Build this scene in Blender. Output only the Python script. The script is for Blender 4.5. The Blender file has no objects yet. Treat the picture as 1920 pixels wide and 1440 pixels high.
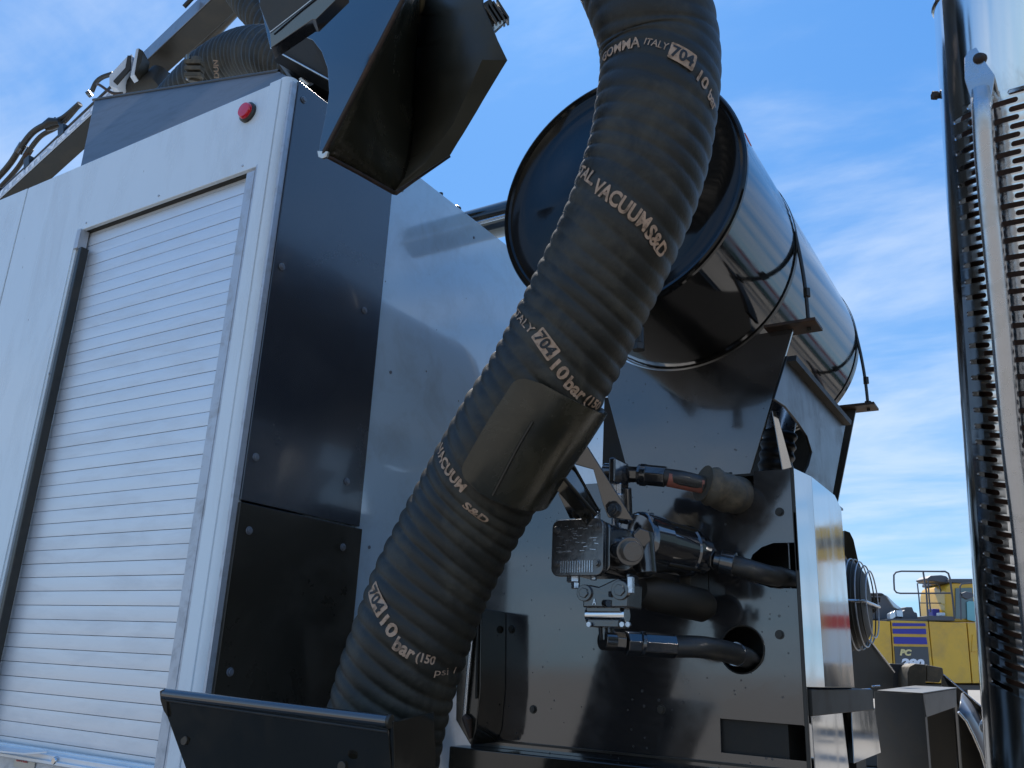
import bpy, bmesh, math, random
import numpy as np
from mathutils import Vector, Matrix
random.seed(7)
R = math.radians
sc = bpy.context.scene
col = sc.collection

# ------------------------------------------------------------ camera
H = 1.5                                    # eye height over the yard
YAW, PIT, ROL, FPX = 0.564404, 0.312103, 0.0451317, 1621.15
def _basis():
    cy, sy, cp, sp = math.cos(YAW), math.sin(YAW), math.cos(PIT), math.sin(PIT)
    w = Vector((-sy*cp, cy*cp, sp)); r = Vector((cy, sy, 0)); u = r.cross(w)
    c, s = math.cos(ROL), math.sin(ROL)
    return c*r + s*u, -s*r + c*u, w
CR, CU, CW = _basis()
CAM = Vector((0, 0, H))
cam = bpy.data.cameras.new('camera'); camo = bpy.data.objects.new('camera', cam); col.objects.link(camo)
cam.sensor_width = 36; cam.lens = 36*FPX/1920; cam.clip_end = 5000; cam.clip_start = .02
m = Matrix((CR, CU, -CW)).transposed().to_4x4(); m.translation = CAM
camo.matrix_world = m
sc.camera = camo

# ------------------------------------------------------------ sky and sun
SUN_AZ, SUN_EL = R(-34), R(51)             # azimuth from +Y towards +X
world = bpy.data.worlds.new('World'); sc.world = world; world.use_nodes = True
nt = world.node_tree; N = nt.nodes; L = nt.links
for n in list(N): N.remove(n)
out = N.new('ShaderNodeOutputWorld'); bg = N.new('ShaderNodeBackground'); L.new(bg.outputs[0], out.inputs[0])
bg.inputs[1].default_value = .13
sky = N.new('ShaderNodeTexSky'); sky.sky_type = 'NISHITA'; sky.sun_disc = False
sky.sun_elevation = SUN_EL; sky.sun_rotation = SUN_AZ; sky.air_density = 1.0; sky.dust_density = .6; sky.ozone_density = 2.0
tint = N.new('ShaderNodeMix'); tint.data_type = 'RGBA'; tint.blend_type = 'MULTIPLY'; tint.inputs[0].default_value = 1
L.new(sky.outputs[0], tint.inputs[6]); tint.inputs[7].default_value = (.64, .97, 1.20, 1)
tc = N.new('ShaderNodeTexCoord'); sep = N.new('ShaderNodeSeparateXYZ'); L.new(tc.outputs['Generated'], sep.inputs[0])
def wmath(op, a, b=None, clamp=False):
    n = N.new('ShaderNodeMath'); n.operation = op; n.use_clamp = clamp
    for i, v in enumerate((a, b)):
        if v is None: continue
        if isinstance(v, (int, float)): n.inputs[i].default_value = v
        else: L.new(v, n.inputs[i])
    return n.outputs[0]
# clear-air gradient, zenith to horizon, mixed with the physical sky
gt = wmath('POWER', wmath('SUBTRACT', 1.0, wmath('MAXIMUM', sep.outputs[2], 0.0)), 3.2)
grad = N.new('ShaderNodeMix'); grad.data_type = 'RGBA'; L.new(gt, grad.inputs[0])
grad.inputs[6].default_value = (.34, 1.30, 3.40, 1); grad.inputs[7].default_value = (1.85, 3.05, 4.15, 1)
skm = N.new('ShaderNodeMix'); skm.data_type = 'RGBA'; skm.inputs[0].default_value = .88
L.new(tint.outputs[2], skm.inputs[6]); L.new(grad.outputs[2], skm.inputs[7])
zz = wmath('ADD', wmath('MAXIMUM', sep.outputs[2], 0.0), .16)
cx = wmath('DIVIDE', sep.outputs[0], zz); cyy = wmath('DIVIDE', sep.outputs[1], zz)
comb = N.new('ShaderNodeCombineXYZ'); L.new(cx, comb.inputs[0]); L.new(cyy, comb.inputs[1])
mp = N.new('ShaderNodeMapping'); L.new(comb.outputs[0], mp.inputs[0]); mp.inputs['Rotation'].default_value = (0, 0, R(20)); mp.inputs['Scale'].default_value = (.75, 1.6, 1)
def noise(sc_, det, rough, dist, vec):
    n = N.new('ShaderNodeTexNoise'); n.inputs['Scale'].default_value = sc_; n.inputs['Detail'].default_value = det
    n.inputs['Roughness'].default_value = rough; n.inputs['Distortion'].default_value = dist; L.new(vec, n.inputs['Vector']); return n.outputs[0]
n1 = noise(1.1, 9, .58, .5, mp.outputs[0]); n2 = noise(3.4, 6, .6, .3, mp.outputs[0])
mixn = wmath('ADD', wmath('MULTIPLY', n1, .72), wmath('MULTIPLY', n2, .28))
hor = wmath('SUBTRACT', 1.0, wmath('MULTIPLY', sep.outputs[2], 1.6), True)     # more cloud low down
thr = wmath('ADD', mixn, wmath('MULTIPLY', hor, .10))
ramp = N.new('ShaderNodeMapRange'); L.new(thr, ramp.inputs[0]); ramp.inputs[1].default_value = .44; ramp.inputs[2].default_value = .74
ramp.interpolation_type = 'SMOOTHSTEP'
cf = wmath('MULTIPLY', ramp.outputs[0], .85)
cmix = N.new('ShaderNodeMix'); cmix.data_type = 'RGBA'; L.new(cf, cmix.inputs[0]); L.new(skm.outputs[2], cmix.inputs[6])
# clouds take their light from the sky behind them, plus white
cl = N.new('ShaderNodeMix'); cl.data_type = 'RGBA'; cl.inputs[0].default_value = .25
L.new(skm.outputs[2], cl.inputs[7]); cl.inputs[6].default_value = (3.5, 4.0, 4.7, 1)
L.new(cl.outputs[2], cmix.inputs[7]); L.new(cmix.outputs[2], bg.inputs[0])

sun = bpy.data.lights.new('sun', 'SUN'); sun.energy = 4.0; sun.angle = R(.5); sun.color = (1, .94, .85)
suno = bpy.data.objects.new('sun', sun); col.objects.link(suno)
sd = Vector((math.sin(SUN_AZ)*math.cos(SUN_EL), math.cos(SUN_AZ)*math.cos(SUN_EL), math.sin(SUN_EL)))
suno.rotation_euler = (-sd).to_track_quat('-Z', 'Y').to_euler()
sc.view_settings.view_transform = 'Standard'; sc.view_settings.look = 'None'
sc.view_settings.exposure = 0.85; sc.view_settings.gamma = 1

# ------------------------------------------------------------ where a point of the photograph lies on a real plane
def ray(px, py): return CR*((px-960)/FPX) - CU*((py-720)/FPX) + CW
def on(px, py, ax, v):
    d = ray(px, py); v0 = v - (H if ax == 2 else 0)
    return CAM + d*(v0/d[ax])
def Xp(px, py, v): return on(px, py, 0, v)
def Yp(px, py, v): return on(px, py, 1, v)
def D(px, py, d): return CAM + ray(px, py)*d

# ------------------------------------------------------------ materials
def mat(name, base, rough=.5, metal=0, bump=0, bscale=40, var=0, vscale=6, dirt=None, dscale=9, damt=.5, spec=.5, rvar=0, coat=0, speck=None, aniso=None, emit=None, trans=0, stretch=None, scratch=0):
    M = bpy.data.materials.new(name); M.use_nodes = True
    t = M.node_tree; n = t.nodes; l = t.links; p = n['Principled BSDF']
    def mth(op, a, b=None, clamp=False):
        q = n.new('ShaderNodeMath'); q.operation = op; q.use_clamp = clamp
        for i, v in enumerate((a, b)):
            if v is None: continue
            if isinstance(v, (int, float)): q.inputs[i].default_value = v
            else: l.new(v, q.inputs[i])
        return q.outputs[0]
    p.inputs['Base Color'].default_value = (*base, 1); p.inputs['Roughness'].default_value = rough
    p.inputs['Metallic'].default_value = metal; p.inputs['Specular IOR Level'].default_value = spec
    p.inputs['Coat Weight'].default_value = coat; p.inputs['Coat Roughness'].default_value = .06
    p.inputs['Transmission Weight'].default_value = trans
    if emit: p.inputs['Emission Color'].default_value = (*emit[0], 1); p.inputs['Emission Strength'].default_value = emit[1]
    g = n.new('ShaderNodeNewGeometry'); mpn = n.new('ShaderNodeMapping'); l.new(g.outputs['Position'], mpn.inputs[0])
    if stretch: mpn.inputs['Scale'].default_value = stretch
    def nz(s, det=5, r=.55, vec=None, dist=0):
        q = n.new('ShaderNodeTexNoise'); q.inputs['Scale'].default_value = s; q.inputs['Detail'].default_value = det
        q.inputs['Roughness'].default_value = r; q.inputs['Distortion'].default_value = dist
        l.new(vec or mpn.outputs[0], q.inputs['Vector']); return q.outputs[0]
    cur = None
    def mixc(f, a, b, mode='MIX'):
        q = n.new('ShaderNodeMix'); q.data_type = 'RGBA'; q.blend_type = mode
        if isinstance(f, (int, float)): q.inputs[0].default_value = f
        else: l.new(f, q.inputs[0])
        for i, v in ((6, a), (7, b)):
            if isinstance(v, tuple): q.inputs[i].default_value = (*v, 1)
            else: l.new(v, q.inputs[i])
        return q.outputs[2]
    c = base
    if var:
        f = nz(vscale, 6)
        c = mixc(f, tuple(x*(1-var) for x in base), tuple(min(1, x*(1+var)) for x in base))
    rr = None
    if dirt:
        f = n.new('ShaderNodeMapRange'); l.new(nz(dscale, 8, .68, dist=.4), f.inputs[0]); f.inputs[1].default_value = .48; f.inputs[2].default_value = .72
        fm = mth('MULTIPLY', f.outputs[0], damt)
        c = mixc(fm, c if not isinstance(c, tuple) else c, dirt)
        rr = mth('ADD', rough, mth('MULTIPLY', fm, .35), True)
    if rvar:
        f = nz(vscale*2.3, 7, .62)
        rr = mth('ADD', rr if rr is not None else rough, mth('MULTIPLY', mth('SUBTRACT', f, .5), rvar*2), True)
    if speck:                                     # dust and dried drops: small spots
        v = n.new('ShaderNodeTexVoronoi'); v.inputs['Scale'].default_value = speck[1]; l.new(mpn.outputs[0], v.inputs['Vector'])
        f1 = mth('LESS_THAN', v.outputs['Distance'], mth('MULTIPLY', nz(9, 2), speck[2]))
        f2 = mth('GREATER_THAN', nz(speck[1]*.31, 3), .52)
        f = mth('MULTIPLY', f1, f2)
        c = mixc(f, c, speck[0])
        rr = mth('ADD', rr if rr is not None else rough, mth('MULTIPLY', f, .5), True)
    if scratch:
        ms = n.new('ShaderNodeMapping'); l.new(g.outputs['Position'], ms.inputs[0]); ms.inputs['Rotation'].default_value = (.5, .2, .9); ms.inputs['Scale'].default_value = (3, 90, 90)
        f = mth('GREATER_THAN', nz(1.6, 3, .5, ms.outputs[0]), .69)
        f = mth('MULTIPLY', f, scratch)
        c = mixc(f, c, (.35, .35, .36))
        rr = mth('ADD', rr if rr is not None else rough, mth('MULTIPLY', f, .3), True)
    if not isinstance(c, tuple): l.new(c, p.inputs['Base Color'])
    if rr is not None: l.new(rr, p.inputs['Roughness'])
    if bump:
        b = n.new('ShaderNodeBump'); b.inputs['Strength'].default_value = bump; b.inputs['Distance'].default_value = .004
        l.new(nz(bscale, 5, .6), b.inputs['Height']); l.new(b.outputs[0], p.inputs['Normal'])
    return M
BROWN = (.075, .055, .032)
M = {
 'white': mat('white_paint', (.74, .79, .80), .24, var=.04, dirt=(.40, .39, .37), dscale=6, damt=.32, bump=.05, bscale=4, stretch=(1.6, 1, .35), coat=.3, speck=((.12, .1, .08), 26, .07)),
 'pale': mat('pale_gloss_panel', (.48, .60, .68), .06, spec=1.0, var=.06, vscale=2, dirt=(.25, .24, .22), dscale=7, damt=.35, coat=1.0, rvar=.02, bump=.014, bscale=3, speck=((.04, .03, .02), 22, .10)),
 'alu': mat('brushed_aluminium', (.74, .76, .78), .40, .45, var=.06, dirt=(.45, .44, .43), dscale=9, damt=.25, bump=.04, bscale=22, rvar=.08, stretch=(.5, 1, 2.2)),
 'rail': mat('dull_aluminium_rail', (.52, .54, .57), .45, .4, var=.12, dirt=(.3, .29, .27), dscale=25, damt=.6, bump=.1, bscale=60),
 'black': mat('gloss_black_paint', (.016, .014, .010), .09, spec=.6, var=.2, dirt=BROWN, dscale=8, damt=.35, bump=.02, bscale=14, rvar=.03, coat=.35),
 'blackspk': mat('gloss_black_plate_paint', (.024, .022, .021), .09, spec=1.0, var=.25, dirt=(.09, .085, .08), dscale=5, damt=.38, bump=.035, bscale=9, rvar=.06, coat=1.0, speck=((.012, .010, .008), 60, .24)),
 'tank': mat('gloss_black_tank_paint', (.008, .0075, .007), .07, spec=.34, bump=.010, bscale=4, dirt=(.03, .025, .018), dscale=6, damt=.25),
 'satin': mat('satin_black_steel', (.022, .019, .014), .32, var=.3, dirt=BROWN, dscale=10, damt=.4, bump=.06, bscale=30, rvar=.08),
 'endblk': mat('black_plastic_sheet', (.030, .033, .040), .22, spec=1.0, var=.15, vscale=3, dirt=(.07, .065, .06), dscale=6, damt=.25, bump=.02, bscale=12, rvar=.06, coat=.35),
 'endblk2': mat('dusty_black_sheet', (.026, .021, .014), .28, spec=.5, var=.2, vscale=3, dirt=(.06, .05, .035), dscale=6, damt=.5, bump=.03, bscale=12, rvar=.06),
 'boomblk': mat('boom_black_paint', (.013, .012, .009), .4, spec=.35, dirt=BROWN, dscale=8, damt=.3, bump=.05),
 'cradle': mat('dusty_black_cradle', (.026, .023, .014), .20, spec=.6, dirt=(.085, .07, .04), dscale=8, damt=.5, bump=.03, bscale=14, rvar=.08),
 'hoodblk': mat('gloss_black_hood_paint', (.016, .017, .020), .08, spec=1.0, bump=.012, bscale=6, dirt=BROWN, dscale=7, damt=.12, coat=1.0),
 'greyroof': mat('dark_grey_sheet', (.058, .060, .063), .45, var=.08, dirt=(.09, .085, .08), dscale=14, damt=.25, bump=.04),
 'rubber': mat('ribbed_rubber', (.019, .0175, .0125), .50, spec=.4, var=.35, vscale=14, dirt=(.105, .090, .062), dscale=10, damt=.62, bump=.22, bscale=120, rvar=.08),
 'hose': mat('hydraulic_hose_rubber', (.028, .026, .023), .38, var=.3, dirt=(.10, .08, .05), dscale=30, damt=.45, bump=.1, bscale=150),
 'sleeve': mat('muddy_hose_sleeve', (.085, .072, .050), .65, var=.3, vscale=20, dirt=(.22, .17, .11), dscale=22, damt=.8, bump=.5, bscale=60),
 'cast': mat('painted_casting', (.018, .018, .019), .14, spec=1.0, bump=.14, bscale=70, dirt=BROWN, dscale=20, damt=.25, coat=.6),
 'chrome': mat('chrome', (.70, .72, .74), .12, 1, rvar=.06, dirt=(.22, .20, .16), dscale=9, damt=.5, bump=.03, bscale=5, stretch=(1, 1, .25)),
 'stainless': mat('stainless_sheet', (.55, .57, .59), .075, 1, bump=.012, bscale=8, rvar=.03, dirt=(.35, .33, .30), dscale=10, damt=.25, stretch=(1, 1, .3)),
 'galv': mat('galvanised_tube', (.50, .51, .53), .24, .95, var=.08, vscale=40, dirt=(.40, .36, .28), dscale=30, damt=.45, bump=.05, bscale=60),
 'zinc': mat('zinc_bolt', (.55, .60, .66), .25, .9, bump=.05, bscale=120, dirt=(.25, .22, .18), dscale=60, damt=.4),
 'muffler': mat('rusty_muffler', (.11, .055, .032), .7, .2, var=.3, vscale=8, bump=.2, bscale=60),
 'olive': mat('dusty_black_steel', (.050, .045, .030), .5, var=.2, dirt=(.09, .075, .045), dscale=14, damt=.5, bump=.08),
 'cover': mat('painted_cover_plate', (.040, .040, .041), .22, spec=1.0, bump=.25, bscale=55, dirt=(.12, .12, .12), dscale=45, damt=.4, coat=.5),
 'greyside': mat('grey_hardware_and_boom_sheen', (.14, .15, .17), .3, dirt=(.08, .07, .06), dscale=8, damt=.4, coat=.4),  # plain grey on fittings; on the boom it carries painted sky sheen
 'rust': mat('rusty_edge_steel', (.045, .030, .022), .55, .3, var=.4, dirt=(.16, .075, .035), dscale=25, damt=.7, bump=.2, bscale=80),
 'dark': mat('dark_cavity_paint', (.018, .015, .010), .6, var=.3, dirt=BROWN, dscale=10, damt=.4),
 'red': mat('red_lens', (.70, .008, .015), .12, coat=.8, bump=.1, bscale=120),
 'text': mat('worn_tan_print', (.46, .31, .21), .65, spec=.2, var=.3, vscale=40, dirt=(.030, .026, .020), dscale=75, damt=.85),
 'ink': mat('dark_print', (.02, .018, .015), .6),
 'whtext': mat('grey_white_print', (.80, .82, .86), .45),
 'boomw': mat('boom_white_stripe', (.50, .53, .58), .35, dirt=(.35, .34, .32), dscale=12, damt=.3),
 'redlab': mat('red_hose_label', (.30, .10, .07), .5, dirt=(.1, .07, .05), dscale=30, damt=.5),
 'yellow': mat('excavator_yellow', (.72, .40, .025), .35, var=.10, dirt=(.38, .23, .08), dscale=1.8, damt=.5, coat=.3),
 'blue': mat('blue_stripe_decal', (.035, .035, .30), .4),
 'decal': mat('dark_grey_decal', (.07, .075, .08), .45),
 'exgrey': mat('excavator_dark_grey', (.085, .088, .098), .5, var=.1),
 'pytext': mat('pale_yellow_print', (.75, .62, .28), .5),
 'glass': mat('dark_cab_glass', (.10, .14, .14), .05, spec=.8),
 'glassb': mat('blue_green_glass', (.16, .42, .45), .08, spec=.8),
 'track': mat('track_steel', (.07, .055, .045), .6, .3, var=.3, bump=.3, bscale=20),
 'gravel': mat('yard_gravel', (.26, .235, .20), .9, var=.35, vscale=3, dirt=(.14, .125, .10), dscale=.5, damt=.6, bump=.8, bscale=30),
 'clear': mat('lamp_lens', (.55, .62, .68), .08, .3),
 'silver': mat('silver_sticker', (.45, .45, .42), .35, .5),
 'redsign': mat('red_sticker_print', (.55, .05, .05), .45),
}

# ------------------------------------------------------------ objects
ORG = {}
def thing(name, label, cat, loc=(0, 0, 0), group=None):
    o = bpy.data.objects.new(name, None); col.objects.link(o); o.location = loc; o.empty_display_size = .1
    o['label'] = label; o['category'] = cat
    if group: o['group'] = group
    ORG[o.name] = Vector(loc); return o
def link(name, me, parent=None, loc=None):
    """mesh given in world coordinates; the object sits at loc"""
    o = bpy.data.objects.new(name, me); col.objects.link(o)
    lw = Vector(loc) if loc is not None else (ORG[parent.name].copy() if parent else Vector())
    if me.users == 1: me.transform(Matrix.Translation(-lw))
    po = ORG[parent.name] if parent else Vector()
    o.parent = parent; o.location = lw - po
    ORG[o.name] = lw; return o
def finish(o, bevel=0, seg=2, smooth=True, angle=35):
    me = o.data
    if smooth:
        me.shade_smooth(); me.set_sharp_from_angle(angle=R(angle))
    if bevel:
        b = o.modifiers.new('bevel', 'BEVEL'); b.width = bevel; b.segments = seg; b.limit_method = 'ANGLE'; b.angle_limit = R(40); b.harden_normals = True
    return o
class MB:
    def __init__(s): s.v = []; s.f = []
    def add(s, vs, fs):
        b = len(s.v); s.v += [tuple(v) for v in vs]; s.f += [tuple(b+i for i in f) for f in fs]; return s
    def hexa(s, p):                                  # 8 corners: bottom ring, top ring
        return s.add(p, [(3, 2, 1, 0), (4, 5, 6, 7), (0, 1, 5, 4), (1, 2, 6, 5), (2, 3, 7, 6), (3, 0, 4, 7)])
    def box(s, a, b):
        (x0, y0, z0), (x1, y1, z1) = a, b
        x0, x1 = sorted((x0, x1)); y0, y1 = sorted((y0, y1)); z0, z1 = sorted((z0, z1))
        return s.hexa([(x0, y0, z0), (x1, y0, z0), (x1, y1, z0), (x0, y1, z0), (x0, y0, z1), (x1, y0, z1), (x1, y1, z1), (x0, y1, z1)])
    def obox(s, c, ax, half):                        # oriented box
        c = Vector(c); A = [Vector(a).normalized()*h for a, h in zip(ax, half)]
        P = [c + A[0]*i + A[1]*j + A[2]*k for k in (-1, 1) for i, j in ((-1, -1), (1, -1), (1, 1), (-1, 1))]
        return s.hexa(P)
    def slab(s, pts, n):                             # planar outline given thickness vector n
        n = Vector(n); k = len(pts); vs = [Vector(p) for p in pts]
        return s.add(vs + [p+n for p in vs], [tuple(range(k))[::-1], tuple(range(k, 2*k))] + [(i, (i+1) % k, k+(i+1) % k, k+i) for i in range(k)])
    def tube(s, path, r, n=16, cap=True):
        path = [Vector(p) for p in path]; k = len(path)
        rs = r if isinstance(r, (list, tuple)) else [r]*k
        T0 = (path[1]-path[0]).normalized()
        nn = T0.orthogonal().normalized(); rings = []
        for i, p in enumerate(path):
            T = (path[min(i+1, k-1)] - path[max(i-1, 0)]).normalized()
            nn = (nn - T*nn.dot(T)).normalized(); bb = T.cross(nn)
            rings.append([p + (nn*math.cos(a) + bb*math.sin(a))*rs[i] for a in [2*math.pi*j/n for j in range(n)]])
        vs = [v for rg in rings for v in rg]
        fs = [(i*n+j, i*n+(j+1) % n, (i+1)*n+(j+1) % n, (i+1)*n+j) for i in range(k-1) for j in range(n)]
        if cap: fs += [tuple(range(n))[::-1], tuple(range((k-1)*n, k*n))]
        return s.add(vs, fs)
    def cyl(s, a, b, r, n=20): return s.tube([a, b], r, n)
    def build(s, name, m_, parent=None, bevel=0, smooth=True, loc=None, angle=35, seg=2):
        me = bpy.data.meshes.new(name); me.from_pydata(s.v, [], s.f); me.update()
        bm = bmesh.new(); bm.from_mesh(me); bmesh.ops.recalc_face_normals(bm, faces=bm.faces); bm.to_mesh(me); bm.free()
        me.materials.append(m_)
        return finish(link(name, me, parent, loc), bevel, seg, smooth, angle)
def tag(o, label, cat, group=None):
    o['label'] = label; o['category'] = cat
    if group: o['group'] = group
    return o
def structure(o): o['kind'] = 'structure'; return o
def arc(c, r, a0, a1, n, ux, uy):
    return [Vector(c) + Vector(ux)*r*math.cos(a0+(a1-a0)*i/n) + Vector(uy)*r*math.sin(a0+(a1-a0)*i/n) for i in range(n+1)]
def plate_holes(outer, holes, nvec):
    """flat sheet with holes: outlines as 3d points in one plane, thickness nvec"""
    bm = bmesh.new(); edges = []
    for lp in [outer]+holes:
        vs = [bm.verts.new(p) for p in lp]
        for i in range(len(vs)): edges.append(bm.edges.new((vs[i], vs[(i+1) % len(vs)])))
    bmesh.ops.triangle_fill(bm, use_beauty=True, edges=edges, use_dissolve=False)
    bmesh.ops.dissolve_limit(bm, angle_limit=.01, verts=bm.verts, edges=bm.edges)
    g = bmesh.ops.extrude_face_region(bm, geom=bm.faces[:])
    bmesh.ops.translate(bm, vec=Vector(nvec), verts=[e for e in g['geom'] if isinstance(e, bmesh.types.BMVert)])
    bmesh.ops.recalc_face_normals(bm, faces=bm.faces)
    me = bpy.data.meshes.new('plate'); bm.to_mesh(me); bm.free(); return me
def meshobj(name, me, m_, parent, bevel=0, loc=None):
    me.name = name; me.materials.append(m_); return finish(link(name, me, parent, loc), bevel)
def text_mesh(body, size=1.0, bold=.0, shear=0, extrude=0, spacing=1):
    cu = bpy.data.curves.new('txt', 'FONT'); cu.body = body; cu.size = size; cu.offset = bold; cu.shear = shear; cu.extrude = extrude
    cu.space_character = spacing; cu.resolution_u = 3
    o = bpy.data.objects.new('txt', cu); col.objects.link(o)
    dg = bpy.context.evaluated_depsgraph_get(); me = bpy.data.meshes.new_from_object(o.evaluated_get(dg))
    bpy.data.objects.remove(o); bpy.data.curves.remove(cu)
    return me
def flat_text(name, body, origin, ux, uy, width, height, m_, parent, bold=.02, shear=0, lift=.001):
    """lettering stretched to width x height, lower left corner at origin"""
    me = text_mesh(body, 1, bold, shear, 0.004)
    xs = [v.co.x for v in me.vertices]; ys = [v.co.y for v in me.vertices]
    x0, x1, y0, y1 = min(xs), max(xs), min(ys), max(ys)
    ux = Vector(ux).normalized(); uy = Vector(uy).normalized(); nn = ux.cross(uy)
    for v in me.vertices:
        a, b = (v.co.x-x0)/(x1-x0), (v.co.y-y0)/(y1-y0)
        v.co = Vector(origin) + ux*a*width + uy*b*height + nn*(lift*(1 if v.co.z > 0 else .3))
    me.materials.clear(); me.materials.append(m_); me.name = name
    return link(name, me, parent)
def hexbolt(name, p, n, r, h, m_, parent, washer=True):
    p = Vector(p); n = Vector(n).normalized(); b = MB()
    if washer: b.tube([p, p+n*h*.25], r*1.35, 16)
    b.tube([p+n*h*.25, p+n*h], r, 6); b.tube([p+n*h, p+n*h*1.12], r*.5, 10)
    return b.build(name, m_, parent, loc=p, bevel=r*.08)
def catmull(pts, n=10):
    P = [Vector(p) for p in pts]; P = [P[0]*2-P[1]] + P + [P[-1]*2-P[-2]]; o = []
    for i in range(1, len(P)-2):
        a, b, c, d = P[i-1:i+3]
        for k in range(n):
            t = k/n; o.append(.5*((2*b) + (c-a)*t + (2*a-5*b+4*c-d)*t*t + (3*b-a-3*c+d)*t**3))
    o.append(P[-2]); return o
CF = Vector((CW.x, CW.y, 0)).normalized()
VX, VY, VZ = Vector((1, 0, 0)), Vector((0, 1, 0)), Vector((0, 0, 1))

# ============================================================ ground
g = MB(); g.add([(-900, -900, 0), (900, -900, 0), (900, 900, 0), (-900, 900, 0)], [(0, 1, 2, 3)])
structure(g.build('ground', M['gravel'], smooth=False))

# ============================================================ tool cabinet
YC, XC = 1.167, -1.399                        # side plane and end plane
ZT = H + 1.30
cab = thing('tool_cabinet', 'tall white tool cabinet with a slatted aluminium roller door and black end panels', 'cabinet', (-2.2, 1.6, 1.0))
ZB = .98
# side sheet with the door opening
dl, dr = Yp(150, 432, YC).x, Yp(478, 317, YC).x + .004
dt, db = Yp(150, 432, YC).z, Yp(0, 1392, YC).z
seam = -2.497
outer = [Vector((seam+.002, YC, ZB)), Vector((XC-.03, YC, ZB)), Vector((XC-.03, YC, ZT)), Vector((seam+.002, YC, ZT))]
hole = [Vector((dl, YC, db)), Vector((dr, YC, db)), Vector((dr, YC, dt)), Vector((dl, YC, dt))]
meshobj('side_panel', plate_holes(outer, [hole], (0, .012, 0)), M['white'], cab, .002)
MB().box((-6.0, YC-.001, ZB), (seam-.002, YC+.012, ZT)).build('side_panel', M['white'], cab, .002)
# rounded corner trim
MB().tube([(XC-.022, YC+.020, ZB), (XC-.022, YC+.020, ZT+.004)], .023, 20).build('corner_trim', M['white'], cab)
MB().box((XC-.062, YC-.006, ZB), (XC-.024, YC+.004, ZT)).build('corner_strip', M['white'], cab, .002)
# body core behind
MB().box((-6.0, YC+.22, ZB-.02), (XC-.006, 3.3, ZT-.004)).build('rear_panel', M['pale'], cab, .002)
MB().box((-6.0, YC+.012, ZB-.02), (-5.9, YC+.22, ZT-.004)).box((-6.0, YC+.012, ZT-.02), (XC-.006, YC+.22, ZT-.004)).box((-6.0, YC+.012, ZB-.02), (XC-.006, YC+.22, ZB)).build('frame', M['white'], cab)
# end face: pale sheet and the two bolted black sheets
ZS = H+.289
MB().box((XC-.006, YC+.38, ZB-.02), (XC+.001, 3.3, ZT)).build('end_panel', M['pale'], cab, .001)['label'] = 'pale glossy rear part of the end wall'
b1 = MB().slab([Vector((XC, YC+.022, ZS+.003)), Vector((XC, YC+.386, ZS+.003)), Vector((XC, YC+.386, ZT)), Vector((XC, YC+.022, ZT))], (.008, 0, 0)).build('end_panel', M['endblk'], cab, .0015)
b1['label'] = 'upper black end sheet'
b2 = MB().slab([Vector((XC, YC+.020, ZB)), Vector((XC, YC+.392, ZB)), Vector((XC, YC+.392, ZS-.002)), Vector((XC, YC+.020, ZS-.002))], (.012, 0, 0)).build('end_panel', M['endblk2'], cab, .0015)
b2['label'] = 'lower black end sheet'
MB().box((XC-.02, YC+.006, ZB), (XC+.004, YC+.021, ZT-.01)).build('seal_strip', M['rail'], cab)
for px, py in ((570, 187), (529, 500), (684, 582), (480, 857), (651, 903), (465, 995), (641, 1026), (429, 1260)):
    p = Xp(px, py, XC+.010); p.x = XC+.008 + (.004 if py > 940 else 0)
    b = MB(); b.tube([p, p+VX*.003], .0085, 18); b.tube([p+VX*.003, p+VX*.006], .0055, 14)
    b.build('screw', M['greyside'], cab, bevel=.001, loc=p)
# marks and screws on the white sheet
for px, py in ((298, 367), (455, 311), (162, 418), (92, 700)):
    p = Yp(px, py, YC); MB().tube([p, p-VY*.002], .0028, 10).build('rivet', M['rail'], cab, loc=p)
for (y_, z_) in ((1.60, H+1.22), (1.62, H+.70), (1.60, H+.25), (1.95, H+1.24), (2.20, H+1.0), (1.60, H-.15), (2.0, H+.45), (1.78, H+.02)):
    p = Vector((XC+.001, y_, z_)); MB().tube([p, p+VX*.0022], .0042, 12).build('rivet', M['greyside'], cab, loc=p)
# roller door
door = MB().box((dl-.03, YC+.060, db-.02), (dr+.03, YC+.075, dt+.05)).build('roller_door', M['dark'], cab)
zt0, zb0 = Yp(468, 344, YC).z, Yp(297, 1427, YC).z
pitch = (zt0-zb0)/39.0
x0, x1 = dl-.02, Yp(468, 344, YC).x + .002
prof = [(.0, -.5), (-.0030, -.492), (-.0050, -.484), (-.0054, -.25), (-.0055, 0), (-.0054, .25), (-.0050, .484), (-.0030, .492), (.0, .5), (.010, .5), (.010, -.5)]
def slat_mesh(h):
    vs = [(x, .030+a-.012+.0, b*h*.985) for x in (x0, x1) for a, b in prof]; k = len(prof)
    mb = MB(); mb.add([(x, YC+.030+a, z) for (x, _, z), (a, _) in zip(vs, prof*2)], [tuple(range(k)), tuple(range(k, 2*k))[::-1]] + [(i, k+i, k+(i+1) % k, (i+1) % k) for i in range(k)])
    me = bpy.data.meshes.new('slat'); me.from_pydata([(v[0]-x0, v[1]-YC, v[2]) for v in mb.v], [], mb.f); me.update()
    bm = bmesh.new(); bm.from_mesh(me); bmesh.ops.recalc_face_normals(bm, faces=bm.faces); bm.to_mesh(me); bm.free()
    me.materials.append(M['alu']); return me
sm = slat_mesh(pitch)
for k in range(-2, 41):
    o = bpy.data.objects.new('slat', sm); col.objects.link(o); o.parent = door
    o.location = Vector((x0, YC + random.uniform(-.0006, .0006), zt0 - pitch*(k-.5) - pitch + .0)) - ORG[door.name]
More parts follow.
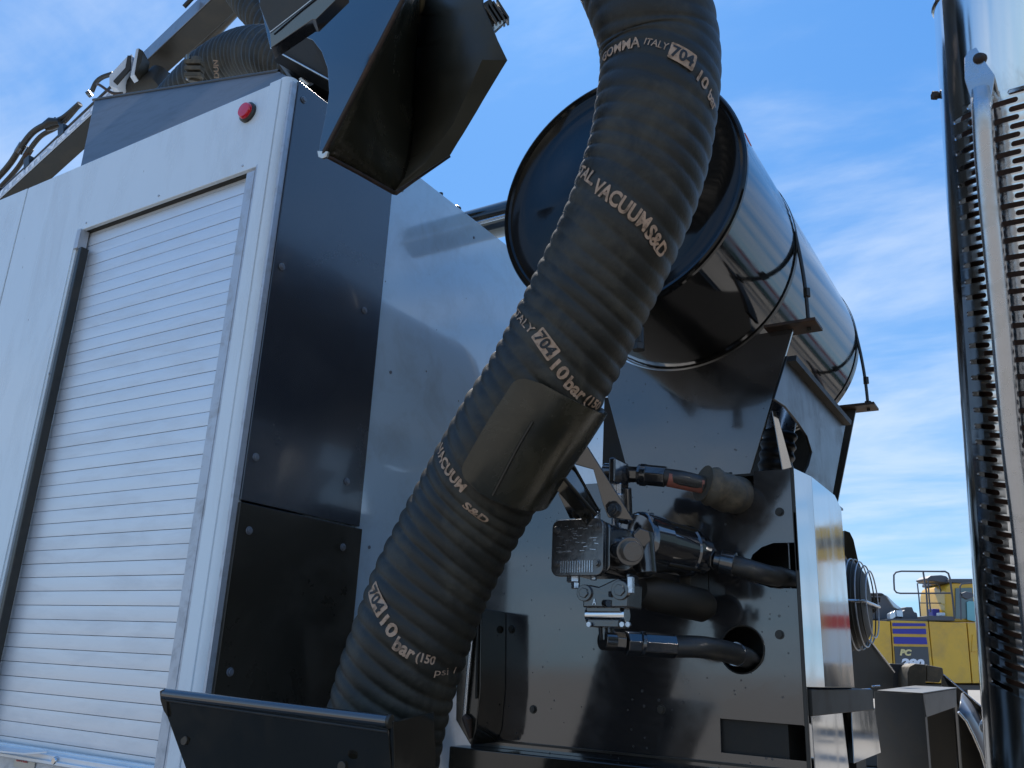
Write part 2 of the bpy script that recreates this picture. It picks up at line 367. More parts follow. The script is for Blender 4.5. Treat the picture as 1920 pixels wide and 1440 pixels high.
# recessed head, jambs
MB().box((dl-.02, YC+.012, dt-.001), (dr+.02, YC+.06, dt+.02)).build('door_head', M['dark'], cab)
MB().box((dr-.026, YC-.004, db-.03), (dr+.001, YC+.024, dt-.012)).build('jamb_rail', M['rail'], cab, .0015)
MB().box((dr+.0012, YC-.0025, db-.03), (dr+.010, YC+.001, dt+.003)).build('sealant_bead', M['rail'], cab, .001)
lx = Yp(150, 465, YC).x
MB().box((lx-.001, YC-.004, db-.02), (lx+.014, YC+.018, Yp(150, 465, YC).z)).build('jamb_guard', M['satin'], cab, .002)
MB().box((dl-.004, YC-.006, Yp(150, 465, YC).z), (dl+.014, YC+.02, dt)).build('jamb_rail', M['rail'], cab, .001)
MB().box((dl-.030, YC-.003, db), (dl-.009, YC+.001, dt-.02)).build('tape_strip', M['white'], cab)
# sill, handle lip, latch knob and maker's sticker
MB().box((dl-.02, YC-.014, db-.019), (dr-.03, YC+.012, db-.006)).box((dl-.02, YC-.020, db-.024), (dr-.03, YC-.012, db-.016)).build('sill_rail', M['alu'], cab, .002)
hl = MB().slab([Yp(-60, 1395, YC-.02), Yp(88, 1409, YC-.02), Yp(45, 1412, YC-.045), Yp(-60, 1402, YC-.045)], (0, 0, -.003)).build('lift_lip', M['alu'], cab)
p = Yp(110, 1426, YC-.01); b = MB(); b.tube([p+VY*.02, p-VY*.008, p-VY*.012], [.0085, .0085, .006], 20); b.build('latch_knob', M['chrome'], cab, loc=p)
MB().box((dl-.1, YC-.001, ZB-.05), (dr-.03, YC+.006, db-.012)).build('door_bottom_bar', M['rail'], cab)
p = Yp(25, 1437, YC-.004)
w_ = (Yp(64, 1437, YC-.004)-p).length
MB().slab([p, p+VX*w_, p+VX*w_+VZ*.023, p+VZ*.023], (0, .002, 0)).build('maker_sticker', M['silver'], cab)
flat_text('sticker_print', 'UPPER', p+VX*.008+VZ*.011-VY*.0005, VX, VZ, w_*.55, .009, M['redsign'], cab, .03)
# marker lamp
lamp = thing('marker_lamp', 'round red marker lamp high on the white cabinet side', 'lamp', Yp(465, 212, YC))
p = Yp(466, 212, YC)
MB().tube([p+VY*.002, p-VY*.006, p-VY*.009], [.0265, .0265, .023], 32).build('bezel', M['satin'], lamp)
p2 = p - VY*.005
MB().tube([p2, p2-VY*.008, p2-VY*.012, p2-VY*.0128], [.0215, .0212, .0185, .006], 32).build('lens', M['red'], lamp)
# dark grey sloping roof hood on top
A_, B_ = Vector((Yp(150, 300, YC).x, YC+.004, ZT)), Vector((XC-.004, YC+.004, ZT))
C_, D_ = Yp(524, 134, 1.55), Yp(176, 188, 1.55)
rf = MB().hexa([A_, B_, Vector((XC-.004, 1.9, ZT)), Vector((A_.x, 1.9, ZT)), D_, C_, Vector((C_.x, 1.9, C_.z)), Vector((D_.x, 1.9, D_.z))])
rf.build('roof_hood', M['greyroof'], cab, .004)
MB().tube([D_+Vector((0, -.002, .0)), C_+Vector((0, -.002, 0))], .006, 10).build('roof_edge', M['greyroof'], cab)

# ============================================================ suction hose
RH = .100
HC = [(930, -420, 1.9), (1040, -250, 1.72), (1150, -110, 1.56), (1212, 0, 1.47), (1237, 100, 1.46), (1230, 200, 1.44), (1212, 300, 1.43), (1176, 405, 1.425), (1113, 543, 1.44),
      (1030, 705, 1.45), (958, 820, 1.47), (892, 934, 1.50), (843, 1025, 1.50), (809, 1094, 1.49), (768, 1204, 1.47), (740, 1290, 1.46), (716, 1390, 1.45), (700, 1500, 1.45), (690, 1640, 1.46)]
cp = catmull([D(*q) for q in HC], 24)
cpn = np.array([list(p) for p in cp]); seg = np.linalg.norm(np.diff(cpn, axis=0), axis=1); S = np.concatenate([[0], np.cumsum(seg)])
STOT = S[-1]
def hpos(s):
    s = np.clip(s, 0, STOT); return np.array([np.interp(s, S, cpn[:, i]) for i in range(3)])
camn = np.array(list(CAM))
def frame_s(s):
    P = hpos(s); T = hpos(s+.012)-hpos(s-.012); T /= np.linalg.norm(T)
    n_ = camn-P; n_ -= T*np.dot(n_, T); n_ /= np.linalg.norm(n_); b_ = np.cross(T, n_)
    if np.dot(b_, np.array(list(CR))) < 0: b_ = -b_
    return P, T, n_, b_
FR = {}
def frame(s):
    k = round(s, 3)
    if k not in FR: FR[k] = frame_s(k)
    P, T, n_, b_ = FR[k]; return P + T*(s-k), T, n_, b_
RIBP, HEL = .0262, .105
def rib(s, ph):
    u = (s - HEL*math.sin(ph*.5)*0 - RIBP*ph/(2*math.pi)) / RIBP
    d = 2.5 + 1.4*min(1, max(0, (s-.75)/.30)) + 2.2*min(1, max(0, (s-1.30)/.30))         # ribs stand out more where the hose is bent low down
    k_ = math.floor(u); q_ = math.sin(k_*12.9898)*43758.5453; q_ -= math.floor(q_)
    flat = 1 - .45*max(0, math.sin(ph*1.0+.6*k_ % 3 + s*7))*q_                 # worn, flattened places
    return .001*(d*flat*(.8+.5*q_)*(math.sqrt(abs(math.sin(math.pi*u)))*1.0 - .6) + .5*math.sin(s*31+ph*3)*math.sin(ph*2+s*9))
TILT = .42                                              # ribs lean like the printed band
def hsurf(s, ph, off=0):
    # ph 0 faces the camera, positive towards picture right
    P, T, n_, b_ = frame(s)
    r = RH + rib(s - TILT*RH*.55*math.sin(ph), ph) + off
    return P + (n_*math.cos(ph) + b_*math.sin(ph))*r
hose = thing('suction_hose', 'thick black ribbed rubber suction hose hanging down in front of the tank', 'hose', tuple(hpos(STOT)))
nph = 96; ns = int(STOT/.0036)
vs = []; fs = []
for i in range(ns+1):
    s = STOT*i/ns
    for j in range(nph): vs.append(tuple(hsurf(s, 2*math.pi*j/nph)))
for i in range(ns):
    for j in range(nph): fs.append((i*nph+j, i*nph+(j+1) % nph, (i+1)*nph+(j+1) % nph, (i+1)*nph+j))
hb = MB(); hb.v = vs; hb.f = fs
o = hb.build('hose_wall', M['rubber'], hose, angle=80)
# printed band lettering wrapped round the hose
def project(P):
    d = Vector(P)-CAM; z = d.dot(CW); return 960+FPX*d.dot(CR)/z, 720-FPX*d.dot(CU)/z
gs = np.arange(.3, STOT-.1, .008); gp = np.radians(np.arange(-84, 85, 4))
GRID = [(s, ph, *project(hsurf(s, ph))) for s in gs for ph in gp]
GA = np.array(GRID)
def inv(px, py):
    d = (GA[:, 2]-px)**2 + (GA[:, 3]-py)**2; i = int(np.argmin(d)); s, ph = GA[i, 0], GA[i, 1]
    for _ in range(6):                             # refine
        x, y = project(hsurf(s, ph)); e = .002
        xs, ys = project(hsurf(s+e, ph)); xp, yp = project(hsurf(s, ph+e))
        J = np.array([[(xs-x)/e, (xp-x)/e], [(ys-y)/e, (yp-y)/e]])
        try: ds = np.linalg.solve(J + np.eye(2)*1e-3, np.array([px-x, py-y]))
        except Exception: break
        s += float(np.clip(ds[0], -.01, .01)); ph = float(np.clip(ph+np.clip(ds[1], -.08, .08), -1.45, 1.45))
    return s, ph
def wrap_mesh(me, a, b, h, m_, name, under=0, off=.0020):
    """map mesh (x 0..1 along, y 0..1 up) onto the hose between surface points a and b, letters h high"""
    bm = bmesh.new(); bm.from_mesh(me)
    bmesh.ops.triangulate(bm, faces=bm.faces[:])
    for _ in range(4):
        le = [e for e in bm.edges if (Vector(((e.verts[0].co.x-e.verts[1].co.x)*.2, (e.verts[0].co.y-e.verts[1].co.y)*h))).length > .006]
        if not le: break
        bmesh.ops.subdivide_edges(bm, edges=le, cuts=1); bmesh.ops.triangulate(bm, faces=[f for f in bm.faces if len(f.verts) > 3])
    L_ = math.hypot((b[1]-a[1])*RH, b[0]-a[0]); du = ((b[1]-a[1])*RH/L_, (b[0]-a[0])/L_)
    for v in bm.verts:
        s = a[0]+(b[0]-a[0])*v.co.x - du[0]*(v.co.y)*h; ph = a[1]+(b[1]-a[1])*v.co.x + du[1]*v.co.y*h/RH
        v.co = Vector(hsurf(s, ph, off - rib(s - TILT*RH*.55*math.sin(ph), ph)*.45))
    me2 = bpy.data.meshes.new(name); bm.to_mesh(me2); bm.free(); me2.materials.append(m_)
    return link(name, me2, hose)
def hose_print(body, pa, pb, h, m_='text', bold=.03, plate=False):
    a, b = inv(*pa), inv(*pb)
    me = text_mesh(body, 1, bold)
    xs = [v.co.x for v in me.vertices]; ys = [v.co.y for v in me.vertices]; x0_, x1_, y0_, y1_ = min(xs), max(xs), min(ys), max(ys)
    mg = .12 if plate else 0
    for v in me.vertices: v.co = Vector((mg*.7+(1-1.4*mg)*(v.co.x-x0_)/(x1_-x0_), mg+(1-2*mg)*(v.co.y-y0_)/(y1_-y0_), 0))
    if plate:
        pm = bpy.data.meshes.new('p'); pm.from_pydata([(0, .06, 0), (.04, 0, 0), (.96, 0, 0), (1, .06, 0), (1, .94, 0), (.96, 1, 0), (.04, 1, 0), (0, .94, 0)], [], [tuple(range(8))])
        wrap_mesh(pm, a, b, h, M['text'], 'printed_patch', off=.0020)
        wrap_mesh(me, a, b, h, M['ink'], 'printed_number', off=.0028)
    else:
        wrap_mesh(me, a, b, h, M[m_], 'printed_lettering')
hose_print('GOMMA', (1132, 118), (1200, 90), .024, bold=.02)
hose_print('ITALY', (1207, 84), (1250, 96), .014, bold=.01)
hose_print('704', (1250, 108), (1296, 136), .027, plate=True)
hose_print('10', (1304, 150), (1322, 172), .020)
hose_print('bar', (1325, 182), (1334, 212), .020)
hose_print('TAL.', (1084, 330), (1110, 350), .020)
hose_print('VACUUM', (1110, 360), (1205, 436), .021, bold=.034)
hose_print('S&D', (1205, 440), (1236, 487), .021, bold=.034)
hose_print('ITALY', (966, 590), (995, 628), .013, bold=.01)
hose_print('704', (996, 632), (1027, 678), .025, plate=True)
hose_print('10', (1030, 690), (1052, 716), .020, bold=.034)
hose_print('bar', (1054, 724), (1086, 754), .020, bold=.034)
hose_print('(150', (1090, 758), (1112, 772), .018)
hose_print('VACUUM', (822, 846), (864, 924), .021, bold=.034)
hose_print('S&D', (866, 948), (908, 980), .019, bold=.034)
hose_print('704', (692, 1110), (709, 1160), .025, plate=True)
hose_print('10', (712, 1168), (732, 1200), .020, bold=.034)
hose_print('bar', (734, 1216), (770, 1240), .020, bold=.034)
hose_print('(150', (776, 1243), (812, 1252), .016)
hose_print('psi 1', (812, 1270), (850, 1266), .014, bold=.0)

# ============================================================ hose cradle (curved plate) and its arms
sA, sB = inv(1050, 735)[0]-.005, inv(960, 950)[0]+.0
crad = thing('hose_cradle', 'curved black steel cradle plate clamped over the hose and bolted to the pump', 'bracket', tuple(hpos(sB)))
cs0, cs1 = inv(1030, 725)[0], inv(935, 935)[0]
ph0, ph1 = inv(905, 820)[1], 1.95
def crs(s, ph, off):
    P, T, n_, b_ = frame(s)
    return P + (n_*math.cos(ph) + b_*math.sin(ph))*(RH+.010+off)
NU, NV = 40, 30; vs = []; fs = []
def warp(u, v):                                   # rounded outer corners
    rc = .13; uu = u
    lim = 0
    if v < rc: lim = rc - math.sqrt(max(0, rc*rc-(rc-v)**2))
    if v > 1-rc: lim = rc - math.sqrt(max(0, rc*rc-(v-1+rc)**2))
    return lim*1.2*(1-u) + u, v
for off in (0, .006):
    for i in range(NU+1):
        for j in range(NV+1):
            u, v = warp(i/NU, j/NV)
            vs.append(tuple(crs(cs0+(cs1-cs0)*v + .012*u*0, ph0+(ph1-ph0)*u, off)))
K = (NU+1)*(NV+1)
for i in range(NU):
    for j in range(NV):
        a = i*(NV+1)+j
        fs += [(a, a+1, a+NV+2, a+NV+1), (K+a, K+a+NV+1, K+a+NV+2, K+a+1)]
for j in range(NV): fs += [(j, K+j, K+j+1, j+1), (NU*(NV+1)+j, NU*(NV+1)+j+1, K+NU*(NV+1)+j+1, K+NU*(NV+1)+j)]
for i in range(NU):
    a, b = i*(NV+1), (i+1)*(NV+1); fs += [(a, b, K+b, K+a), (a+NV, K+a+NV, K+b+NV, b+NV)]
cb = MB(); cb.v = vs; cb.f = fs; cb.build('curved_plate', M['cradle'], crad, angle=50)
cb = MB(); cb.tube(catmull([crs(cs0+(cs1-cs0)*t, ph0+.50+.08*t, .007) for t in (.28, .5, .75, .96)], 8), .0025, 8); cb.build('weld_seam', M['satin'], crad)
# arms from cradle to pump head
a0, a1 = D(1018, 842, 1.40), D(1117, 965, 1.50)
a2, a3 = D(1072, 868, 1.47), D(1146, 985, 1.56)
MB().slab([a0, a1, D(1100, 985, 1.50), D(1010, 880, 1.41)], (.0, .004, .0)).build('arm', M['black'], crad, .001)
MB().slab([a0, D(1070, 870, 1.46), D(1125, 960, 1.54), a1], (0, .004, .002)).build('arm', M['black'], crad, .001)
MB().tube([a0, D(1020, 848, 1.405), D(1040, 876, 1.42), a1], [.0055, .006, .003, .003], 10).build('weld_bead', M['satin'], crad)
MB().tube([D(1072, 868, 1.46), D(1120, 955, 1.53)], .003, 10).build('arm_edge', M['black'], crad)
ar = [D(1098, 835, 1.53), D(1187, 976, 1.53), D(1142, 966, 1.53), D(1082, 860, 1.53)]
MB().slab([D(1098, 833, 1.53), D(1188, 976, 1.53), D(1140, 970, 1.53), D(1130, 945, 1.53), D(1112, 880, 1.53), D(1076, 870, 1.53)], (0, .006, 0)).build('arm', M['blackspk'], crad, .001)
MB().slab([D(1046, 925, 1.60), D(1082, 915, 1.60), D(1104, 962, 1.60), D(1068, 972, 1.60)], (0, .006, 0)).build('arm', M['blackspk'], crad, .001)
hexbolt('bolt', D(1083, 962, 1.59), -VY, .0085, .008, M['cast'], crad)
hexbolt('bolt', D(1153, 957, 1.515), -VY, .010, .010, M['cast'], crad)

# ============================================================ tank
TX, TZ, TR = -.707, H+.982, .285
tank = thing('air_tank', 'large horizontal gloss black tank with dished end lying on steel saddles', 'tank', (TX, 1.9, TZ-TR))
def ring(y, r, n=96): return [Vector((TX+r*math.cos(a), y, TZ+r*math.sin(a))) for a in [2*math.pi*i/n for i in range(n)]]
def revolve(prof, name, m_, parent, angle=30):
    n = 96; mb = MB(); vs = []
    for y, r in prof: vs += ring(y, max(r, .0005), n)
    k = len(prof); mb.add(vs, [(i*n+j, i*n+(j+1) % n, (i+1)*n+(j+1) % n, (i+1)*n+j) for i in range(k-1) for j in range(n)])
    return mb.build(name, m_, parent, angle=angle)
Y0, Y1 = 1.50, 2.62
revolve([(Y0+.004, TR-.001), (Y0+.02, TR-.004), (Y1, TR-.004), (Y1+.02, TR-.004)], 'shell', M['tank'], tank, 50)
dish = [(Y0+.012, TR+.001), (Y0+.004, TR+.001), (Y0-.001, TR-.002), (Y0-.003, TR-.006), (Y0-.0005, TR-.012), (Y0+.004, TR-.016)]
for i in range(1, 15):
    t = i/14; dish.append((Y0+.008 - .050*math.sin(t*math.pi/2)**1.0*(1-(1-t)**2)*1.0, (TR-.018)*(1-t)))
revolve(dish, 'end_cap', M['tank'], tank, 25)
rear = [(Y1+.02, TR-.004)]+[(Y1+.02+.06*math.sin(t*math.pi/2), (TR-.004)*math.cos(t*math.pi/2)) for t in [i/12 for i in range(1, 13)]]
revolve(rear, 'end_cap', M['tank'], tank, 60)
def strap(y):
    o = revolve([(y-.007, TR-.003), (y-.007, TR-.0015), (y+.007, TR-.0015), (y+.007, TR-.003)], 'strap', M['satin'], tank, 20)
YS1, YS2 = 1.90, Xp(1612, 640, TX+TR+.004).y
strap(YS1); strap(YS2)
b = MB()
for y in (YS1, YS2):
    x = TX+TR+.006
    b = MB(); b.tube(catmull([(x-.012, y, TZ+.02), (x-.002, y, TZ-.06), (x+.004, y, TZ-.14), (x+.006, y, TZ-.235)], 8), .0045, 10)
    b.tube([(x+.006, y, TZ-.13), (x+.006, y, TZ-.15)], .0085, 6); b.tube([(x+.006, y, TZ-.205), (x+.006, y, TZ-.213)], .010, 6)
    b.build('strap_bolt', M['satin'], tank)
p = Xp(1393, 402, TX+TR*.80); # orange sticker near the rim
q = [ (1.545, .30), (1.565, .30), (1.575, .24), (1.55, .24)]
MB().slab([Vector((TX+(TR-.0025)*math.cos(a), y, TZ+(TR-.0025)*math.sin(a))) for y, a in q], Vector((.002, 0, .0006))).build('orange_sticker', mat('orange_reflector', (.8, .13, .03), .3), tank)
# drain fitting on the shell, hanging pipe stub
p = D(1197, 640, 1.80); MB().tube([p+VZ*.03, p-VZ*.005], .012, 12).tube([p-VZ*.005, p-VZ*.02], .014, 6).build('drain_plug', M['satin'], tank, bevel=.001)

# pipe to the tank from the left
vp = thing('air_pipe', 'black steel pipe running from behind the pale panel to the tank', 'pipe', D(905, 420, 2.45))
pp = Yp(905, 421, 2.25)
MB().tube([Vector((-2.6, 2.25, pp.z)), Vector((TX-.2, 2.25, pp.z))], .060, 32).build('pipe_wall', M['black'], vp)
MB().tube([Vector((pp.x-.12, 2.25, pp.z)), Vector((pp.x-.10, 2.25, pp.z))], .066, 32).build('collar', M['satin'], vp)
MB().tube([Vector((-2.6, 2.18, pp.z-.035)), Vector((TX-.2, 2.18, pp.z-.035))], .007, 10).build('line', M['galv'], vp)
pg = Xp(827, 362, XC-.02); pg.z = ZT
MB().tube([pg-VZ*.01, pg+VZ*.022], .0065, 10).build('roof_peg', M['satin'], cab)
pg = Xp(855, 392, XC-.02); pg.z = ZT
MB().tube([pg-VZ*.01, pg+VZ*.012, pg+VZ*.018], [.016, .016, .008], 14).build('roof_knob', M['satin'], cab)

# ============================================================ saddles and connecting side plate
sad = thing('tank_saddle', 'black steel saddle frame carrying the tank on top of the pump housing', 'frame', (TX, 2.1, H+.387))
zb_ = H+.388
lT, lB = Yp(1130, 700, YS1), Yp(1176, 872, YS1)
rT, rB = Yp(1490, 617, YS1), Yp(1411, 884, YS1)
def saddle_pts(y, lx0, lx1, rx0, rx1, ztop):
    pts = [Vector((lx0, y, zb_)), Vector((rx0, y, zb_)), Vector((rx1, y, ztop))]
    a_r = math.asin(max(-1, (ztop-TZ)/TR)); a_r = -abs(a_r)
    for i in range(25):
        a = a_r + (-math.pi - 2*a_r)*i/24
        pts.append(Vector((TX+(TR+.004)*math.cos(a), y, TZ+(TR+.004)*math.sin(a))))
    pts.append(Vector((lx1, y, ztop))); return pts
rslope = (rT.x-rB.x)/(rT.z-rB.z); zt_ = rT.z
rx0 = rB.x + rslope*(zb_-rB.z)
lslope = (lT.x-lB.x)/(lT.z-lB.z)
lx0 = lB.x + lslope*(zb_-lB.z); lx1 = lB.x + lslope*(zt_-lB.z)
MB().slab(saddle_pts(YS1-.01, lx0, lx1, rx0, rT.x, zt_), (0, .008, 0)).build('saddle_plate', M['blackspk'], sad, .0008)
MB().slab(saddle_pts(YS2-.01, lx0, lx1, rx0+.03, rT.x, zt_), (0, .008, 0)).build('saddle_plate', M['satin'], sad, .0008)
for y in (YS1, YS2):
    MB().box((TX+TR-.08, y-.04, zt_-.002), (TX+TR+.035, y+.035, zt_+.006)).build('tab', M['rust'], sad, .0015)
XS = rT.x-.004
sp = [Xp(px, py, XS) for px, py in ((1452, 752), (1477, 667), (1600, 812), (1585, 948))]
o_ = [Xp(px, py, XS) for px, py in ((1452, 748), (1477, 667), (1586, 794), (1558, 945), (1505, 897), (1517, 872), (1523, 848), (1514, 818), (1497, 792), (1473, 762))]
MB().slab(o_, (-.006, 0, 0)).build('side_plate', M['satin'], sad, .001)
MB().slab([Xp(px, py, XS) for px, py in ((1478, 668), (1584, 790), (1583, 798), (1477, 678))], (.018, 0, 0)).build('edge_flange', M['dark'], sad)
# left gusset behind the hose, and the bright flat stay
MB().slab([Yp(px, py, 2.0) for px, py in ((1133, 745), (1152, 745), (1180, 880), (1129, 880))], (0, .02, 0)).build('post', M['dark'], sad, .001)
MB().slab([D(px, py, 1.97) for px, py in ((1448, 770), (1458, 778), (1487, 884), (1468, 884))], (-.002, .003, 0)).build('stay', M['stainless'], sad, .0005)
# big rubber coupling with steel pipe
rc = thing('rubber_coupling', 'ribbed rubber coupling with grey steel pipe stub below the tank', 'pipe', D(1465, 920, 2.12))
pa, pb, pc = D(1475, 745, 2.25), D(1462, 812, 2.22), D(1448, 930, 2.18)
MB().tube([pa, pb], .036, 28).build('steel_stub', M['galv'], rc)
b = MB(); n_ = 40
b.tube([pb.lerp(pc, i/n_) for i in range(n_+1)], [.042+.003*math.sin(i/n_*2*math.pi*6) for i in range(n_+1)], 28); b.build('rubber_sleeve', M['hose'], rc)

# ============================================================ pump housing: black front plate with holes, stainless side
YPL, XBX = 1.70, -.414
ph_ = thing('pump_housing', 'gloss black pump housing plate with round hose holes and bright stainless side', 'housing', (-.75, 1.95, .9))
ZP = H+.387
def pl(px, py): return Yp(px, py, YPL)
outl = [pl(896, 1150), Vector((pl(896, 1150).x, YPL, ZP)), Vector((pl(1372, 888).x, YPL, ZP)),
        *[pl(*q) for q in ((1310, 884), (1308, 915), (1318, 940), (1340, 955), (1368, 959), (1392, 950), (1408, 930), (1413, 908))],
        Vector((pl(1413, 884).x, YPL, ZP)), Vector((XBX-.002, YPL, ZP)), Vector((XBX-.002, YPL, H-.34)), Vector((pl(896, 1150).x, YPL, H-.34))]
outl[2] = Vector((pl(1310, 884).x, YPL, ZP)); outl.pop(3)
def circ(cx_, cy_, rx, ry, n=28): return [pl(cx_+rx*math.cos(a), cy_+ry*math.sin(a)) for a in [2*math.pi*i/n for i in range(n)]]
h_mid = [pl(*q) for q in ((1497, 1017), (1450, 1018), (1428, 1026), (1411, 1040), (1403, 1060), (1408, 1078), (1422, 1094), (1445, 1102), (1499, 1104))]
h_low = circ(1392, 1218, 41, 45)
h_rec = [pl(*q) for q in ((1350, 1347), (1506, 1360), (1513, 1366), (1517, 1428), (1352, 1411))]
meshobj('front_plate', plate_holes(outl, [h_mid, h_low, h_rec], (0, .008, 0)), M['blackspk'], ph_, .0008)
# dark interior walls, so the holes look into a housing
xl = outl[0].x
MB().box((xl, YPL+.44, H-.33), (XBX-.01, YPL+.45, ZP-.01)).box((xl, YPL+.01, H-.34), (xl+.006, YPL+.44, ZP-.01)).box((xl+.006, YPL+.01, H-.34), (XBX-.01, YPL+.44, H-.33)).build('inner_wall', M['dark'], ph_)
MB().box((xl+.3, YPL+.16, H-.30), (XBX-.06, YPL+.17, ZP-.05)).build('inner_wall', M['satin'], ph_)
MB().box((xl, YPL+.009, ZP-.006), (XBX-.002, YPL+.462, ZP-.001)).build('top_plate', M['satin'], ph_)
# hole rims
def rim(pts, r=.0025, closed=True):
    q = [p - VY*.001 for p in pts]
    if closed: q = q + [q[0]]
    return MB().tube(q, r, 8)
rim(h_low, .0018).build('hole_rim', M['satin'], ph_)
# stainless side with the folded front edge
zb1 = Xp(1518, 1288, XBX).z
ysp = Xp(1508, 893, XBX).y
sdp = [Vector((XBX+.001, YPL-.004, zb1)), Vector((XBX+.001, YPL-.004, ZP)), Vector((XBX+.014, ysp, ZP)), Vector((XBX+.014, ysp, zb1))]
MB().slab(sdp, (-.004, 0, 0)).build('side_sheet', M['stainless'], ph_, .0006)
ye = Xp(1577, 949, XBX+.014).y
MB().slab([Vector((XBX+.014, ysp, zb1)), Vector((XBX+.014, ysp, ZP)), Vector((XBX+.014, ye-.06, ZP)), Vector((XBX+.014, ye, ZP-.02)), Vector((XBX+.014, ye, zb1))], (-.004, 0, 0)).build('side_sheet', M['stainless'], ph_, .0006)
MB().box((XBX-.006, YPL-.006, H-.34), (XBX+.001, YPL+.002, ZP)).build('corner_seam', M['satin'], ph_, .001)
MB().slab([Vector((XBX-.004, YPL-.006, z)) for z in (H+.30, H+.19)] + [Vector((XBX+.001, YPL-.006, z)) for z in (H+.19, H+.30)], (0, .003, 0)).build('hinge_leaf', M['satin'], ph_)
# bottom rail of the housing
za = Yp(900, 1402, YPL-.03).z
MB().box((Yp(857, 1405, YPL-.03).x, YPL-.06, za-.10), (XBX-.02, YPL-.004, za)).build('bottom_rail', M['black'], ph_, .003)
MB().box((Yp(900, 1392, YPL).x, YPL-.006, za+.012), (XBX-.02, YPL-.001, za+.016)).build('rail_lip', M['satin'], ph_)
wb = MB()
for (pa_, pb_) in ((Vector((lx0+.02, YPL-.001, ZP-.001)), Vector((lx0+.30, YPL-.001, ZP-.001))), (Vector((XBX-.18, YPL-.001, H-.28)), Vector((XBX-.03, YPL-.001, H-.28)))):
    n_ = int((pb_-pa_).length/.004); wb.tube([pa_.lerp(pb_, i/n_) for i in range(n_+1)], [.0022+.0012*(i % 2) for i in range(n_+1)], 8)
wb.build('weld_bead', M['satin'], ph_)
for px, py in ((1462, 960), (1462, 1190), (1240, 1330), (1000, 1330), (960, 1180)):
    hexbolt('bolt', pl(px, py), -VY, .0065, .006, M['satin'], ph_)
# lower compartments under the stainless side
lw = thing('battery_compartment', 'dark compartment with narrow stainless posts below the pump housing', 'compartment', (-.42, 1.9, .9))
MB().box((XBX-.05, YPL+.01, zb1-.05), (XBX+.006, ye+.25, zb1-.004)).build('top_beam', M['dark'], lw, .002)
def side_rect(pxs, name, m_, dx=0):
    return MB().slab([Xp(px, py, XBX+dx) for px, py in pxs], (-.012, 0, 0)).build(name, m_, lw, .0015)
side_rect(((1521, 1330), (1578, 1322), (1592, 1440), (1604, 1560), (1540, 1600)), 'post', M['stainless'])
side_rect(((1597, 1333), (1640, 1327), (1652, 1412), (1602, 1432)), 'post', M['stainless'])
MB().box((XBX-.25, YPL+.012, .75), (XBX-.04, ye+.35, zb1-.05)).build('back_wall', M['dark'], lw)

# guard frame left of the plate
gf = thing('guard_channel', 'black folded guard channel standing at the left edge of the pump plate', 'guard', Yp(880, 1395, 1.62))
YG = 1.60
MB().slab([Yp(px, py, YG) for px, py in ((903, 1140), (901, 1290), (893, 1370), (882, 1398), (854, 1350), (855, 1290), (872, 1180))], (0, .10, 0)).build('channel', M['black'], gf, .003)
MB().tube([Yp(887, 1175, YG-.006), Yp(878, 1260, YG-.008), Yp(871, 1344, YG-.006)], .0042, 12).build('edge_rod', M['galv'], gf)
MB().tube([Yp(871, 1343, YG-.008), Yp(876, 1350, YG-.008), Yp(882, 1385, YG-.004)], [.007, .010, .003], 10).build('weld_blob', M['rust'], gf)
MB().tube([Yp(897, 1160, YG-.004), Yp(893, 1310, YG-.004)], .0028, 8).build('edge_bead', M['satin'], gf)

# ============================================================ hydraulic motor and valve
hm = thing('hydraulic_motor', 'black painted hydraulic motor and valve block bolted to the glossy plate', 'motor', D(1110, 1180, 1.56))
yv = D(1083, 1026, 1.50).y
def V(px, py, dy=0): return Yp(px, py, yv+dy)
cx0, cx1, cz0, cz1 = V(1034, 1030).x, V(1131, 1030).x, V(1083, 1080).z, V(1083, 973).z
rr_ = .014
def rsq(x0, x1, z0, z1, r, y):
    P = []
    for (cx_, cz_, a0_) in ((x1-r, z1-r, 0), (x0+r, z1-r, 90), (x0+r, z0+r, 180), (x1-r, z0+r, 270)):
        P += [Vector((cx_+r*math.cos(R(a0_+k*15)), y, cz_+r*math.sin(R(a0_+k*15)))) for k in range(7)]
    return P
MB().slab(rsq(cx0, cx1, cz0, cz1, rr_, yv), (0, .014, 0)).build('cover_plate', M['cover'], hm, .002)
# embossed marks on the cover
eb = MB(); rnd = random.Random(3)
for k in range(34):
    w = rnd.uniform(.003, .012); x = rnd.uniform(cx0+.008, cx1-.016); z = rnd.uniform(cz0+.040, cz1-.012)
    if (x < cx0+.024 or x > cx1-.026) and z > cz1-.028: continue
    eb.obox((x+w/2, yv-.0006, z), (VX+VZ*rnd.uniform(-.15, .15), VY, VZ), (w/2, .001, .0006))
for k in range(14):
    x = cx0+.020+k*(cx1-cx0-.040)/13; eb.obox((x, yv-.0005, cz0+.016), (VX, VY, VZ), (.0006, .001, .010))
eb.tube(arc((cx0+.045, yv-.001, cz0+.018), .012, R(-50), R(60), 8, VX, VZ), .0007, 6)
eb.build('embossing', M['zinc'], hm)
for px, py in ((1044, 994), (1119, 986), (1044, 1056), (1119, 1056)):
    p = V(px, py); b = MB(); b.tube([p, p-VY*.002], .0072, 18); b.tube([p-VY*.002, p-VY*.007], .0056, 6); b.tube([p-VY*.007, p-VY*.0078], .003, 8)
    b.build('bolt', M['cover'], hm, bevel=.0008, loc=p)
MB().slab(rsq(cx0+.006, cx1+.006, cz0+.006, cz1-.004, rr_, yv+.015), (0, .10, 0)).build('gear_body', M['cast'], hm, .003)
MB().slab(rsq(cx0+.05, cx1+.036, cz0+.012, cz1-.012, .02, yv+.05), (0, .10, 0)).build('rear_body', M['cast'], hm, .003)
